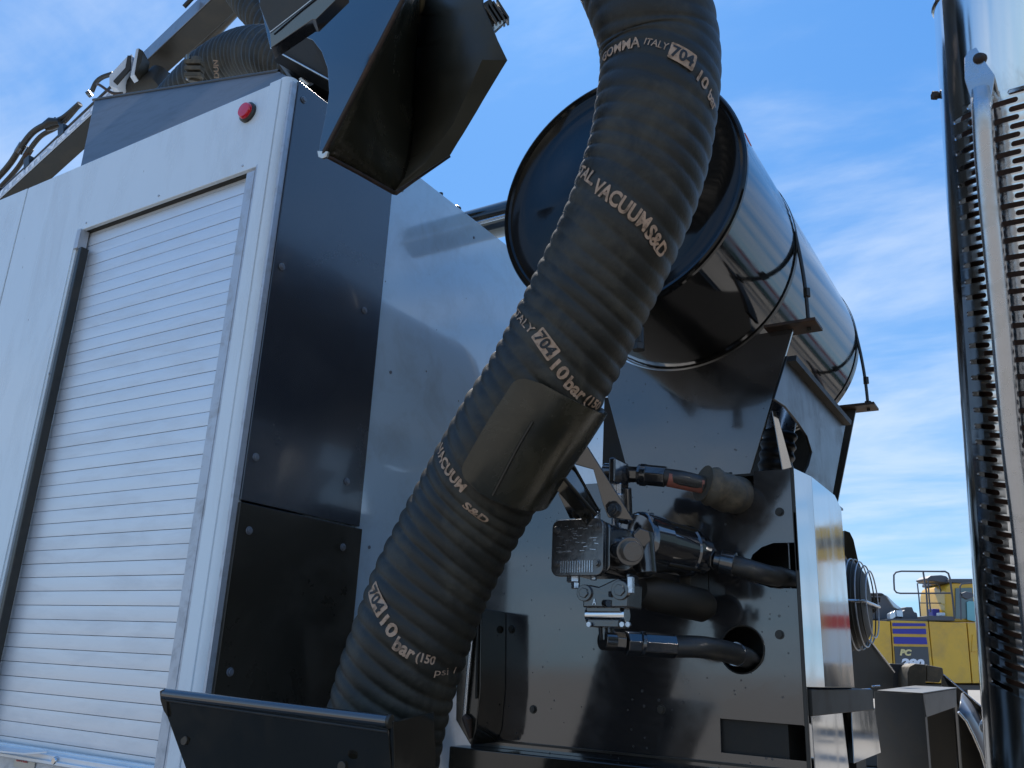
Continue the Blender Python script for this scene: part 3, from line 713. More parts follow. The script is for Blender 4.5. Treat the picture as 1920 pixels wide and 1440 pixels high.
# fittings above and below
def stack(name, specs, m_=M['cast'], hexn=True, parent=hm):
    b = MB()
    for (p, q, r, n) in specs: b.tube([p, q], r, n)
    return b.build(name, m_, parent, bevel=.0012)
stack('top_fitting', [(V(1112, 974, .02), V(1112, 960, .02), .013, 20), (V(1111, 960, .02), V(1110, 948, .02), .0095, 6)], M['zinc'])
stack('bottom_fitting', [(V(1075, 1081, .02), V(1075, 1092, .02), .0125, 6), (V(1079, 1092, .02), V(1079, 1104, .02), .008, 6)], M['zinc'])
stack('bottom_fitting', [(V(1113, 1081, .03), V(1113, 1088, .03), .006, 12)], M['zinc'])
# side port boss on the body
stack('port_boss', [(V(1168, 1032, .03), V(1182, 1034, .0), .024, 28), (V(1182, 1034, 0), V(1187, 1034, -.01), .017, 24)])
stack('port_boss', [(V(1200, 1006, .06), V(1204, 1008, .04), .016, 6)])
stack('port_flange', [(V(1206, 1000, .08), V(1213, 1075, .08), .018, 16)])
# lower relief valve
vx0, vx1, vz0, vz1 = V(1090, 1139).x, V(1178, 1139).x, V(1130, 1139).z, V(1130, 1096).z
MB().slab([V(1092, 1139), V(1176, 1139), V(1178, 1092), V(1158, 1083), V(1122, 1100), V(1104, 1096), V(1094, 1104)], (0, .06, 0)).build('valve_block', M['cast'], hm, .003)
for px, py, r in ((1164, 1107, .0165), (1097, 1112, .0145)):
    p = V(px, py); b = MB(); b.tube([p+VY*.004, p-VY*.005], [r, r*.95], 24); b.tube([p-VY*.005, p-VY*.008], r*.62, 6); b.build('port_plug', M['cast'], hm, bevel=.001)
MB().tube([V(1133, 1131, 0), V(1141, 1131, -.006)], .006, 10).tube([V(1145, 1118), V(1145, 1110, -.003)], .004, 10).build('adjuster_screw', M['cast'], hm)
flat_text('cast_letter', 'A', V(1111, 1134, -.0005), VX, VZ, .007, .010, M['zinc'], hm, .01)
b = MB(); b.tube([V(1102, 1153, .025), V(1176, 1153, .025)], [.0135, .0135], 24); b.build('spool_tube', M['chrome'], hm, bevel=.001)
MB().box(V(1101, 1175, .006), V(1180, 1165, .05)).build('clamp_foot', M['cast'], hm, .0015)
MB().box(V(1099, 1147, .008), V(1182, 1140, .05)).build('clamp_top', M['cast'], hm, .0015)
for px in (1106, 1168, 1179):
    p = V(px, 1171, .004); MB().tube([p, p-VY*.005], .0045, 6).build('bolt', M['zinc'], hm, loc=p)
MB().box(V(1180, 1140, .01), V(1192, 1080, .05)).build('valve_side', M['cast'], hm, .002)
MB().box(V(1176, 1112, -.004), V(1190, 1082, .006)).build('nameplate', M['zinc'], hm, .001)
# motor barrel running back to the right
q0, q1 = Yp(1190, 1012, 1.46), Yp(1308, 1040, 1.63)
ax_ = (q1-q0).normalized()
b = MB(); prof = [(0, .046), (.04, .050), (.05, .053), (.30, .053), (.32, .050), (.72, .047), (.74, .050), (.80, .050), (.82, .043), (1.0, .041)]
b.tube([q0+(q1-q0)*t for t, r in prof], [r for t, r in prof], 40); b.build('motor_barrel', M['hoodblk'], hm, angle=30)
b = MB(); 
for k in range(4):
    a = R(45+90*k); o_1 = VZ*math.cos(a)*.056 + VX*math.sin(a)*.050
    b.tube([q0+o_1*.95, q0+(q1-q0)*.75+o_1*.9], .0045, 8)
b.build('tie_rod', M['satin'], hm)
stack('gland_nut', [(q1, q1+ax_*.02, .030, 6), (q1+ax_*.02, q1+ax_*.03, .024, 20)])
# lower big barrel, in the shade under the motor
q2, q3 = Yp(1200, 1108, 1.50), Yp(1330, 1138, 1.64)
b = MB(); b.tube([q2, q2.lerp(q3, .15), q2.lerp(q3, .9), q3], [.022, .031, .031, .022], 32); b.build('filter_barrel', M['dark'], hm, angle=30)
MB().box(Yp(1296, 1120, 1.60), Yp(1306, 1050, 1.698)).build('support_strip', M['satin'], hm, .001)

# upper fitting stack behind the arm
uf = thing('upper_fitting', 'upright black pipe fitting with steel bolts behind the cradle arm', 'pipe fitting', D(1163, 1000, 1.62))
stack('stem', [(D(1160, 1000, 1.62), D(1158, 925, 1.62), .013, 16), (D(1158, 925, 1.62), D(1158, 905, 1.62), .009, 6)], M['zinc'], parent=uf)
stack('stem', [(D(1178, 990, 1.62), D(1175, 915, 1.62), .009, 12)], M['cast'], parent=uf)
stack('flange', [(D(1205, 968, 1.66), D(1215, 1000, 1.66), .022, 20)], M['black'], parent=uf)
MB().box(D(1140, 905, 1.60), D(1180, 870, 1.66)).build('elbow_block', M['cast'], uf, .004)

# hydraulic hoses with crimped ends into the holes
def hyd(label, pts, r, crimp, loc, extra=None):
    t = thing('hydraulic_hose', label, 'hydraulic hose', loc)
    path = catmull(pts, 10); MB().tube(path, r, 24).build('hose_wall', M['hose'], t)
    for (a, b_, rr, n) in crimp: MB().tube([a, b_], rr, n).build('crimp' if n > 8 else 'nut', M['cast'], t, bevel=.0015)
    return t
t1 = hyd('upper hydraulic hose with a red label entering a muddy sleeve', [Yp(1236, 893, 1.53), Yp(1280, 899, 1.55), Yp(1330, 912, 1.59), Yp(1375, 925, 1.67), Yp(1396, 928, 1.85)], .0165,
         [(Yp(1134, 886, 1.51), Yp(1166, 888, 1.51), .0185, 20), (Yp(1166, 888, 1.51), Yp(1195, 890, 1.52), .0155, 6), (Yp(1196, 889, 1.52), Yp(1248, 894, 1.53), .0205, 8), (Yp(1200, 890, 1.52), Yp(1212, 891, 1.523), .0215, 24)], Yp(1136, 890, 1.51))
la, lb_ = Yp(1250, 895, 1.536), Yp(1316, 908, 1.576)
lux = (lb_-la).normalized(); tocam = (CAM-la); tocam = (tocam-lux*tocam.dot(lux)).normalized(); luy = tocam.cross(lux).normalized()
if luy.z < 0: luy = -luy
b = MB(); vs = []
for c in (la, lb_):
    for k in range(9): a = R(-70+12*k); vs.append(c + (tocam*math.cos(a)+luy*math.sin(a))*.0185)
b.add(vs, [(k, k+1, 10+k, 9+k) for k in range(8)]); b.build('red_label', M['redlab'], t1)
flat_text('label_print', 'Interrac', lb_+tocam*.0200+luy*.0005, -lux, -luy, .060, .011, M['ink'], t1, .02)
b = MB(); pth = catmull([Yp(1318, 906, 1.575), Yp(1345, 916, 1.60), Yp(1372, 928, 1.66), Yp(1392, 926, 1.80)], 8)
b.tube(pth, [.036-.003*math.sin(i*.9)*(1 if i % 3 else .3) for i in range(len(pth))], 28, cap=True); b.build('sleeve', M['sleeve'], t1, angle=60)
t2 = hyd('middle hydraulic hose running from the motor into the D-shaped hole', [Yp(1370, 1058, 1.625), Yp(1400, 1066, 1.63), Yp(1440, 1078, 1.66), Yp(1470, 1083, 1.74), Yp(1485, 1085, 1.95)], .0185,
         [(Yp(1318, 1045, 1.62), Yp(1340, 1049, 1.62), .021, 6), (Yp(1340, 1049, 1.62), Yp(1352, 1052, 1.622), .017, 20), (Yp(1352, 1052, 1.622), Yp(1378, 1058, 1.626), .0225, 24)], Yp(1330, 1048, 1.62))
t3 = hyd('lower hydraulic hose curving into the round lower hole', [Yp(1260, 1212, 1.54), Yp(1310, 1213, 1.56), Yp(1350, 1219, 1.60), Yp(1390, 1230, 1.67), Yp(1410, 1238, 1.80), Yp(1416, 1242, 2.0)], .0195,
         [(Yp(1129, 1200, 1.44), Yp(1150, 1202, 1.46), .0175, 20), (Yp(1148, 1202, 1.46), Yp(1172, 1204, 1.475), .0165, 6), (Yp(1173, 1206, 1.475), Yp(1264, 1212, 1.54), .0215, 8), (Yp(1200, 1207, 1.492), Yp(1208, 1208, 1.497), .0222, 24)], Yp(1132, 1200, 1.44))
MB().tube([Yp(1138, 1200, 1.45), Yp(1136, 1172, 1.45)], .014, 16).build('riser', M['cast'], t3)
b = MB(); b.tube([Yp(1378, 1226, 1.646), Yp(1382, 1227, 1.652)], .0215, 24); b.build('hose_ring', M['galv'], t3)
t2b = MB().tube([Yp(1456, 1081, 1.70), Yp(1460, 1082, 1.71)], .0205, 24).build('hose_ring', M['satin'], t2)

# ============================================================ catch tray at the bottom left
tr = thing('hose_tray', 'black folded steel tray with a bright rolled top edge below the cabinet corner', 'tray', D(560, 1500, 1.25))
TL, TRr = D(309, 1301, 1.36), D(727, 1352, 1.22)
MB().tube([TL, TRr], .0082, 24).build('rolled_edge', M['hoodblk'], tr)
MB().tube([D(728, 1352, 1.22), D(734, 1353, 1.218)], .0095, 20).build('edge_stop', M['satin'], tr, bevel=.001)
fr = [D(303, 1305, 1.36), D(727, 1366, 1.22), D(727, 1378, 1.22), D(735, 1470, 1.24), D(735, 1620, 1.28), D(395, 1620, 1.36), D(348, 1440, 1.36), D(312, 1340, 1.36)]
MB().slab(fr, (0, .004, 0)).build('front_plate', M['black'], tr, .001)
MB().slab([D(299, 1296, 1.355), D(306, 1292, 1.355), D(311, 1300, 1.355), D(314, 1345, 1.355), D(306, 1332, 1.355), D(300, 1312, 1.355)], (0, .008, 0)).build('edge_cap', M['satin'], tr, .001)
MB().tube([D(312, 1313, 1.352), D(726, 1372, 1.212)], .0016, 8).build('fold_line', M['satin'], tr)
MB().slab([D(732, 1352, 1.22), D(742, 1352, 1.23), D(808, 1334, 1.36), D(812, 1400, 1.36), D(814, 1600, 1.38), D(738, 1620, 1.27)], (.004, .002, 0)).build('side_plate', M['black'], tr, .001)
for px, py, d_ in ((348, 1388, 1.357), (643, 1437, 1.243)):
    p = D(px, py, d_); MB().tube([p+VY*.004, p-VY*.004], .0075, 18).build('bolt', M['satin'], tr, bevel=.001, loc=p)

# ============================================================ hose hood above
hd = thing('nozzle_hood', 'black folded steel hood with a rusty edge hanging above the cabinet end', 'hood', D(740, 355, 1.75))
Aq, Bq, Cq = D(765, -20, 1.50), D(603, 290, 1.56), D(520, 60, 1.72)
nL = (Bq-Aq).cross(Cq-Aq).normalized()
def onpl(px, py, P0, n_):
    d = ray(px, py); return CAM + d*((P0-CAM).dot(n_)/d.dot(n_))
lp = [(772, -30), (603, 291), (598, 286), (601, 262), (611, 215), (617, 172), (614, 128), (603, 97), (586, 75), (565, 66), (546, 70), (527, 81), (513, 92), (506, 88), (495, 40), (470, -60)]
MB().slab([onpl(*q, Aq, nL) for q in lp], nL*.005*(1 if nL.y > 0 else -1)).build('side_plate', M['hoodblk'], hd, .001)
# inner surfaces
Sm, St = D(768, 205, 1.86), D(800, -30, 1.90)
Bi, Ci, Di, Ei, Fi = D(606, 289, 1.56), D(738, 361, 1.72), D(843, 292, 1.80), D(951, 112, 1.74), D(905, -5, 1.74)
def shell(quads, name, m_, parent, th=.005, smooth=True):
    mb = MB(); mb.add(quads[0], quads[1]); o = mb.build(name, m_, parent, smooth=smooth)
    s_ = o.modifiers.new('solid', 'SOLIDIFY'); s_.thickness = th; s_.offset = 0; return o
SEAM = [D(790, -30, 1.92), D(786, 30, 1.92), D(781, 90, 1.91), D(777, 150, 1.90), D(776, 200, 1.88), D(774, 250, 1.85), D(768, 300, 1.80), D(757, 335, 1.76), Ci.copy(), ]
n_ = 10; vs = []; fs = []
for i in range(n_+1):                                   # curved inner back wall, left edge to seam
    t = i/n_; bulge = 0
    top = Aq.lerp(St, t) + CF*bulge; bot = Bi.lerp(Ci, t) + CF*.0
    for j in range(9):
        u = j/8; vs.append(top.lerp(bot, u) + (SEAM[j] - St.lerp(Ci, u))*t)
for i in range(n_):
    for j in range(8): a = i*9+j; fs.append((a, a+1, a+10, a+9))
shell((vs, fs), 'inner_wall', M['cradle'], hd)
mid = vs[n_*9:(n_+1)*9]                                 # seam column: top..bottom
Er = [D(905, -30, 1.76), D(905, 10, 1.76), D(918, 40, 1.755), D(932, 75, 1.75), D(950, 112, 1.74), D(920, 160, 1.75), D(893, 207, 1.76), D(868, 250, 1.78), D(843, 292, 1.80)]
Er = Er[:4]+[Er[4]]+Er[5:]
vs2 = mid + [p.copy() for p in Er]
shell((vs2, [(j, j+1, 9+j+1, 9+j) for j in range(8)]), 'outer_wall', M['olive'], hd)
MB().slab([D(740, 358, 1.70), D(843, 291, 1.775), D(950, 113, 1.715), D(904, 112, 1.715), D(850, 232, 1.74), D(790, 316, 1.73), D(757, 345, 1.71)], CF*.003).build('flange', M['olive'], hd)
b = MB(); b.tube([Aq+Vector((0, 0, 0)), Bi], .0045, 10); b.build('edge_bead', M['rust'], hd)
MB().tube([Bi, D(672, 324, 1.63), Ci, D(742, 362, 1.72), D(775, 340, 1.745), D(843, 293, 1.80)], [.004, .004, .0045, .005, .003, .003], 10).build('lower_edge', M['rust'], hd)
MB().slab([D(595, 283, 1.557), D(615, 284, 1.555), D(612, 294, 1.555), D(604, 297, 1.555), D(597, 294, 1.556)], VY*.004).build('corner_chip', M['galv'], hd)
for q in (((692, 102), (700, 135), (710, 155), (705, 130)), ((843, 195), (818, 239), (822, 225), (836, 205))):
    pass
# dark beam piece left of it
bp = thing('boom_tip_beam', 'dark box beam end beside the hood with a pale lower edge', 'beam', D(560, 80, 1.5))
MB().slab([D(488, -60, 1.50), D(486, 10, 1.50), D(507, 62, 1.50), D(600, -10, 1.45), D(660, -60, 1.42)], CF*.04).build('beam_body', M['satin'], bp, .002)
MB().slab([D(506, 62, 1.492), D(508, 90, 1.492), D(585, 37, 1.455), D(592, 37, 1.452), D(650, -20, 1.42), D(628, -30, 1.43), D(598, -10, 1.445)], CF*.03).build('beam_flange', M['hoodblk'], bp, .001)
MB().tube([D(507, 61, 1.485), D(560, 20, 1.46), D(600, -12, 1.44)], .0018, 8).build('pale_edge', M['galv'], bp)

# work light
wl = thing('work_light', 'small black finned LED work light on the corner of the hood', 'lamp', D(925, 35, 1.80))
wa, wb = D(908, 8, 1.80), D(936, 52, 1.80); wd = (wb-wa).normalized(); wn = wd.cross(CW).normalized()
for k in range(4):
    c_ = D(912, 18, 1.80).lerp(D(934, 10, 1.80), k/3)
    MB().obox(c_+wd*.018, (wd, wn, CW), (.022, .0022, .02)).build('fin', M['satin'], wl, .0005)
MB().obox(D(921, 28, 1.815), (wd, wn, CW), (.026, .015, .012)).build('housing', M['satin'], wl, .002)
MB().slab([D(926, 44, 1.79), D(943, 37, 1.79), D(944, 43, 1.79), D(927, 58, 1.79)], CF*.006).build('lens', M['clear'], wl, .0005)
MB().tube([D(944, 20, 1.80), D(946, 42, 1.80), D(927, 60, 1.80)], .003, 8).build('bracket', M['satin'], wl)

# ============================================================ boom, upper left
boom = thing('vacuum_boom', 'telescopic boom arm with white lettered lower section above the cabinet', 'boom', D(235, 150, 5.0))
def beam(b0, b1, h, w, name, m_, parent, bevel=.006, flip=1):
    T = (b1-b0).normalized(); up = (VZ - T*VZ.dot(T)).normalized(); sd_ = T.cross(up)*flip
    P = [b0, b1, b1+sd_*w, b0+sd_*w]; P += [p+up*h for p in P]
    MB().hexa(P).build(name, m_, parent, bevel); return T, up, sd_
# lower section: left end far, right end nearer
b0, b1 = D(-260, 613, 6.3), D(238, 155, 5.2)
T, up, sdv = beam(b0, b1, .070, .13, 'lower_section', M['boomblk'], boom, flip=-1)
away = 1 if sdv.dot(CW) > 0 else -1
# (rebuild checks: the side facing the viewer carries the white stripe)
nface = sdv if sdv.dot(CAM-b0) > 0 else -sdv
b0f = b0 if nface.dot(sdv) < 0 else b0+sdv*.13
b1f = b1 if nface.dot(sdv) < 0 else b1+sdv*.13
MB().slab([b0f+nface*.001+up*.004, b1f+nface*.001+up*.004, b1f+nface*.001+up*.066, b0f+nface*.001+up*.066], nface*.003).build('white_stripe', M['boomw'], boom)
Lb = (b1-b0).length
flat_text('boom_lettering', 'www.ram-vac.com', b0f+T*(Lb-1.72)+up*.012+nface*.0045, T, up, 1.66, .046, M['whtext'], boom, .015, lift=.002)
MB().tube([b0+up*.085+sdv*.03, b1+up*.085+sdv*.03], .012, 10).build('top_pipe', M['satin'], boom)
MB().tube([b0+up*.105+sdv*.05, b1+up*.10+sdv*.05], .007, 8).build('top_pipe', M['galv'], boom)
# upper section
c0, c1 = D(258, 131, 5.1), D(525, -121, 4.2)
T2, up2, sd2 = beam(c0, c1, .105, .13, 'upper_section', M['boomblk'], boom, flip=-1)
nf2 = sd2 if sd2.dot(CAM-c0) > 0 else -sd2
cf0 = c0 if nf2.dot(sd2) < 0 else c0+sd2*.13
cf1 = c1 if nf2.dot(sd2) < 0 else c1+sd2*.13
MB().slab([cf0+nf2*.001+up2*.004, cf1+nf2*.001+up2*.004, cf1+nf2*.001+up2*.100, cf0+nf2*.001+up2*.100], nf2*.003).build('sky_sheen_face', M['greyside'], boom)  # paler plate: sky reflection on the beam's glossy side, put into its colour
for k_, (oy, rr2) in enumerate(((.02, .016), (.07, .013), (.12, .018))):
    MB().tube([b0+up*(.115+.012*(k_ % 2))+sdv*oy, b0.lerp(b1, .5)+up*.13+sdv*(oy+.02), b1+up*.115+sdv*oy], rr2, 10).build('hose_run', M['hose'], boom)
    pz = b0.lerp(b1, .55+.12*k_); MB().obox(pz+up*.10+sdv*.04, (T, up, sdv), (.03, .045, .05)).build('hose_bracket', M['satin'], boom, .003)
# collar plates
def dslab(l, d, th, name, m_, parent, bev=.002): return MB().slab([D(x, y, d) for x, y in l], CF*th).build(name, m_, parent, bev)
dslab(((205, 141), (236, 108), (247, 101), (248, 113), (229, 141), (219, 166), (205, 160)), 4.86, .09, 'collar', M['boomw'], boom)
dslab(((212, 152), (235, 127), (239, 104), (245, 104), (244, 129), (219, 158)), 4.85, .01, 'collar_slot', M['ink'], boom, 0)
dslab(((255, 92), (259, 90), (262, 91), (252, 140), (244, 144)), 4.83, .10, 'collar', M['boomw'], boom)
dslab(((260, 90), (268, 95), (265, 116), (252, 138)), 4.82, .10, 'collar', M['boomblk'], boom)
MB().tube(catmull([D(182, 158, 4.9), D(188, 160, 4.85), D(210, 174, 4.8), D(230, 175, 4.8)], 6), .008, 8).build('wire_loop', M['rust'], boom)
# knuckle under the beam
b = MB(); b.tube([D(240, 165, 5.0), D(262, 160, 4.95), D(288, 160, 4.95), D(300, 135, 5.0)], [.05, .07, .075, .05], 18); b.build('pivot_knuckle', M['dark'], boom)
MB().slab([D(300, 125, 5.2), D(338, 148, 5.2), D(338, 175, 5.2), D(230, 185, 5.2)], CF*.1).build('gusset', M['dark'], boom, .004)
MB().tube([D(355, 110, 5.6), D(440, 20, 5.2), D(560, -110, 4.8)], .035, 14).build('lower_ram', M['satin'], boom)
MB().tube([D(345, 13, 4.7), D(362, -5, 4.7)], .012, 8).build('hose_guide', M['satin'], boom)
# small hoses lying along the boom at far left
for k, (dx, dy, r_) in enumerate(((0, 0, .020), (14, 8, .016))):
    t = thing('boom_hydraulic_hose', ('upper' if k == 0 else 'lower') + ' of two black hoses arching beside the boom at the left edge', 'hydraulic hose', D(20+dx, 280+dy, 5.9))
    MB().tube(catmull([D(-60+dx, 390+dy, 6.1), D(10+dx, 318+dy, 5.95), D(38+dx, 278+dy, 5.85), D(62+dx, 248+dy, 5.8), D(90+dx, 232+dy, 5.75), D(118+dx*.3, 222+dy*.6, 5.75), D(150, 195, 5.7)], 8), r_, 12).build('hose_wall', M['hose'], t)
    MB().tube([D(34+dx, 286+dy, 5.86), D(44+dx, 270+dy, 5.85)], r_*1.35, 12).build('fitting', M['rust' if k else 'cast'], t)
t = thing('valve_cluster', 'dark hose valve with a short lever on top of the boom', 'valve', D(100, 235, 5.7))
MB().tube([D(84, 238, 5.7), D(96, 232, 5.7), D(112, 230, 5.7)], [.03, .042, .028], 12).build('valve_body', M['satin'], t)
MB().tube([D(104, 228, 5.7), D(103, 220, 5.7)], .006, 6).build('lever', M['satin'], t)
t = thing('arched_cable', 'black cable arching over the boom near its collar', 'cable', D(180, 150, 5.2))
MB().tube(catmull([D(172, 172, 5.2), D(180, 155, 5.2), D(192, 145, 5.2), D(212, 138, 5.2)], 8), .014, 10).build('cable_wall', M['hose'], t)
MB().tube([D(164, 178, 5.2), D(170, 174, 5.2)], .02, 10).build('end_fitting', M['cast'], t)

# ribbed hose on the boom (behind the cabinet top)
def ribhose(name, label, pts, r, pitch_, amp, cat='hose'):
    t = thing(name, label, cat, tuple(pts[-1])); path = catmull(pts, 30)
    d = 0; rs = []
    for i, p in enumerate(path):
        if i: d += (p-path[i-1]).length
        rs.append(r+amp*(abs(math.sin(math.pi*d/pitch_))-.5))
    MB().tube(path, rs, 40).build('hose_wall', M['rubber'], t, angle=80); return t
bh = ribhose('boom_suction_hose', 'bent ribbed rubber hose on the boom just above the cabinet roof', [D(330, 205, 4.2), D(385, 150, 4.0), D(425, 122, 3.9), D(470, 105, 3.75), D(530, 110, 3.5), D(600, 150, 3.3), D(700, 240, 3.1)], .118, .042, .012)
p = D(411, 147, 3.72)
uxx = (D(409, 112, 3.72)-p).normalized(); tcm = (CAM-p).normalized(); uyy = tcm.cross(uxx).normalized()
me = flat_text('printed_lettering', 'DUN', p+tcm*.01, uxx, uyy, .078, .021, M['text'], bh, .03)
ribhose('boom_upper_hose', 'second ribbed rubber hose crossing under the boom at the top', [D(430, -60, 4.4), D(470, 0, 4.2), D(530, 60, 4.0), D(600, 110, 3.9)], .095, .045, .014)
t = thing('hose_clamp', 'grey cast hose clamp with upright pin above the cabinet roof', 'clamp', D(362, 150, 3.9))
MB().tube([D(353, 103, 3.5), D(353, 150, 3.5)], .009, 10).build('pin', M['cast'], t)
MB().tube([D(368, 108, 3.5), D(370, 125, 3.5), D(366, 155, 3.5)], [.020, .030, .027], 14).build('clamp_body', M['sleeve'], t)
for yy in (118, 130, 142): MB().obox(D(364, yy, 3.47), (CR, CU, CW), (.034, .009, .02)).build('clamp_band', M['sleeve'], t, .003)
# dark box beam crossing behind the hood
t = thing('cross_member', 'dark steel cross member with a bright edge behind the hood', 'beam', D(570, 150, 2.6))
MB().slab([D(508, 92, 2.6), D(620, 155, 2.45), D(620, 60, 2.45), D(560, 20, 2.5)], CF*.06).build('web', M['dark'], t)
MB().tube([D(508, 90, 2.58), D(640, 162, 2.42)], .0028, 8).build('bright_edge', M['galv'], t)
MB().slab([D(560, 148, 2.6), D(584, 132, 2.6), D(600, 145, 2.6), D(576, 160, 2.6)], CF*.01).build('patch', M['galv'], t)
MB().slab([D(510, 92, 2.7), D(640, 165, 2.5), D(600, 182, 2.7), D(540, 135, 2.8)], CF*.05).build('lower_web', M['satin'], t)

# ============================================================ exhaust stack
ex = thing('exhaust_stack', 'tall chrome exhaust stack with a slotted heat shield at the right edge', 'exhaust', (.4, 1.0, .74))
ed = 1.12
eTop, eBot = D(1757, 60, ed*.995), D(1850, 1400, ed*1.0)
RX = .135
# axis: offset from the visible left edge by the tube radius
def axis_pt(px, py):
    p = D(px, py, ed); z = p.z
    l = (p-CAM); lh = Vector((l.x, l.y, 0)).normalized(); sidev = Vector((lh.y, -lh.x, 0))
    return p + sidev*RX*1.0 + lh*.0
aT, aB = axis_pt(1757, 110), axis_pt(1838, 1300)
ADIR = (aT-aB).normalized()
def ap(z): return aB + ADIR*((z-aB.z)/ADIR.z)
ORG_ex = ap(.6)
zTop = D(1757, 30, ed).z; zBot = H-.45
e1 = (CAM-ap(H)); e1.z = 0; e1 = (e1 - ADIR*e1.dot(ADIR)).normalized(); e2 = ADIR.cross(e1).normalized()
if e2.dot(CR) < 0: e2 = -e2
def ept(z, ang, r): return ap(z) + (e1*math.cos(ang)+e2*math.sin(ang))*r     # ang 0 towards camera, + to picture right
# inner muffler
MB().tube([ap(zBot), ap(zTop-.14)], RX-.022, 48).build('muffler', M['muffler'], ex)
# shield tube: plain top and left flank; slotted field at the front
def patch(z0, z1, a0, a1, r, nz_=2, na=24):
    vs = [ept(z0+(z1-z0)*i/nz_, a0+(a1-a0)*j/na, r) for i in range(nz_+1) for j in range(na+1)]
    return vs, [(i*(na+1)+j, i*(na+1)+j+1, (i+1)*(na+1)+j+1, (i+1)*(na+1)+j) for i in range(nz_) for j in range(na)]
aL = R(-60); aR_ = R(75)
zs1 = ept(0, 0, 0).z
def z_at(px, py, ang):                            # height on the tube seen at picture y
    best = None
    for k in range(400):
        z = H-.3 + k*.004; P = ept(z, ang, RX); _, yy = project(P)
        if best is None or abs(yy-py) < best[0]: best = (abs(yy-py), z)
    return best[1]
zS0, zS1 = z_at(0, 1300, R(-40)), z_at(0, 185, R(-40))
pat = MB(); pat.add(*patch(zBot, zTop, aR_, R(360)+aL, RX, 2, 60)); pat.add(*patch(zS1, zTop, aL, aR_, RX, 1, 30)); pat.add(*patch(zBot, zS0, aL, aR_, RX, 1, 30))
o = pat.build('shield_tube', M['chrome'], ex, angle=60); s_ = o.modifiers.new('solid', 'SOLIDIFY'); s_.thickness = .002; s_.offset = -1; es = o.modifiers.new('split', 'EDGE_SPLIT'); es.split_angle = R(45)
# slotted field: brick pattern of rounded slots
row = .0091; nrow = int((zS1-zS0)/row); row = (zS1-zS0)/nrow
per = .050; nper = int(round((aR_-aL)*RX/per)); perA = (aR_-aL)/nper
vs = []; fs = []
def tile(a0, a1, z0, z1, slot_len, slot_h):
    """one tile with a stadium hole: outer 24-gon on the rectangle, inner stadium"""
    ac, zc = (a0+a1)/2, (z0+z1)/2; hw, hh = (a1-a0)/2*RX, (z1-z0)/2
    n = 24; O = []; I = []
    hl_ = slot_len/2 - slot_h/2; r_ = slot_h/2
    for k in range(n):
        t = 2*math.pi*(k+.5)/n; c, s = math.cos(t), math.sin(t)
        x = max(-hl_, min(hl_, (hl_*1.25)*c*1.0)); 
        ix = (hl_ if c > 0 else -hl_)*min(1, abs(c)*1.35) + r_*c*(abs(c)**.5); iz = r_*s*1.0 if abs(c) > .74 else r_*(1 if s > 0 else -1)
        I.append((ix, iz))
        O.append((x/hl_*hw if abs(c) < .8 else (hw if c > 0 else -hw), hh*(1 if s > 0 else -1) if abs(c) < .97 else hh*s*3))
    b = len(vs)
    for (x, z) in O: vs.append(ept(zc+max(-hh, min(hh, z)), ac+x/RX, RX+.0004))
    for (x, z) in I: vs.append(ept(zc+z, ac+x/RX, RX+.0004))
    for k in range(n): fs.append((b+k, b+(k+1) % n, b+n+(k+1) % n, b+n+k))
def clean_tile(a0, a1, z0, z1, L_, hs):
    ac, zc = (a0+a1)/2, (z0+z1)/2; hw, hh = (a1-a0)/2*RX, (z1-z0)/2; r_ = hs/2; hl_ = L_/2-r_
    I = []; 
    for k in range(7): t = -math.pi/2+math.pi*k/6; I.append((hl_+r_*math.cos(t), r_*math.sin(t)))
    for k in range(1, 4): I.append((hl_-2*hl_*k/4, r_))
    for k in range(7): t = math.pi/2+math.pi*k/6; I.append((-hl_+r_*math.cos(t), r_*math.sin(t)))
    for k in range(1, 4): I.append((-hl_+2*hl_*k/4, -r_))
    O = []
    for k in range(7):
        z = -hh+2*hh*k/6; O.append((hw, z))
    for k in range(1, 4): O.append((hw-2*hw*k/4, hh))
    for k in range(7): O.append((-hw, hh-2*hh*k/6))
    for k in range(1, 4): O.append((-hw+2*hw*k/4, -hh))
    b = len(vs); n = len(I)
    for (x, z) in O: vs.append(ept(zc+z, ac+x/RX, RX+.0004))
    for (x, z) in I: vs.append(ept(zc+z, ac+x/RX, RX+.0004))
    for k in range(n): fs.append((b+k, b+(k+1) % n, b+n+(k+1) % n, b+n+k))
for i in range(nrow):
    z0, z1 = zS0+i*row, zS0+(i+1)*row
    if i % 2 == 0:
        for j in range(nper): clean_tile(aL+j*perA, aL+(j+1)*perA, z0, z1, .037, .0056)
    else:
        clean_tile(aL, aL+perA*.5, z0, z1, .014, .0068)if False else None
        # half tile without a slot at the ends
        for a0_, a1_ in ((aL, aL+perA*.5), (aR_-perA*.5, aR_)):
            v4, f4 = patch(z0, z1, a0_, a1_, RX+.0004, 1, 4); b_ = len(vs); vs += v4; fs += [tuple(b_+q for q in f) for f in f4]
        for j in range(nper-1): clean_tile(aL+(j+.5)*perA, aL+(j+1.5)*perA, z0, z1, .037, .0056)
sb = MB(); sb.v = [tuple(v) for v in vs]; sb.f = fs
o = sb.build('slotted_shield', M['chrome'], ex, angle=60)
s_ = o.modifiers.new('solid', 'SOLIDIFY'); s_.thickness = .0015; s_.offset = -1; es = o.modifiers.new('split', 'EDGE_SPLIT'); es.split_angle = R(45)
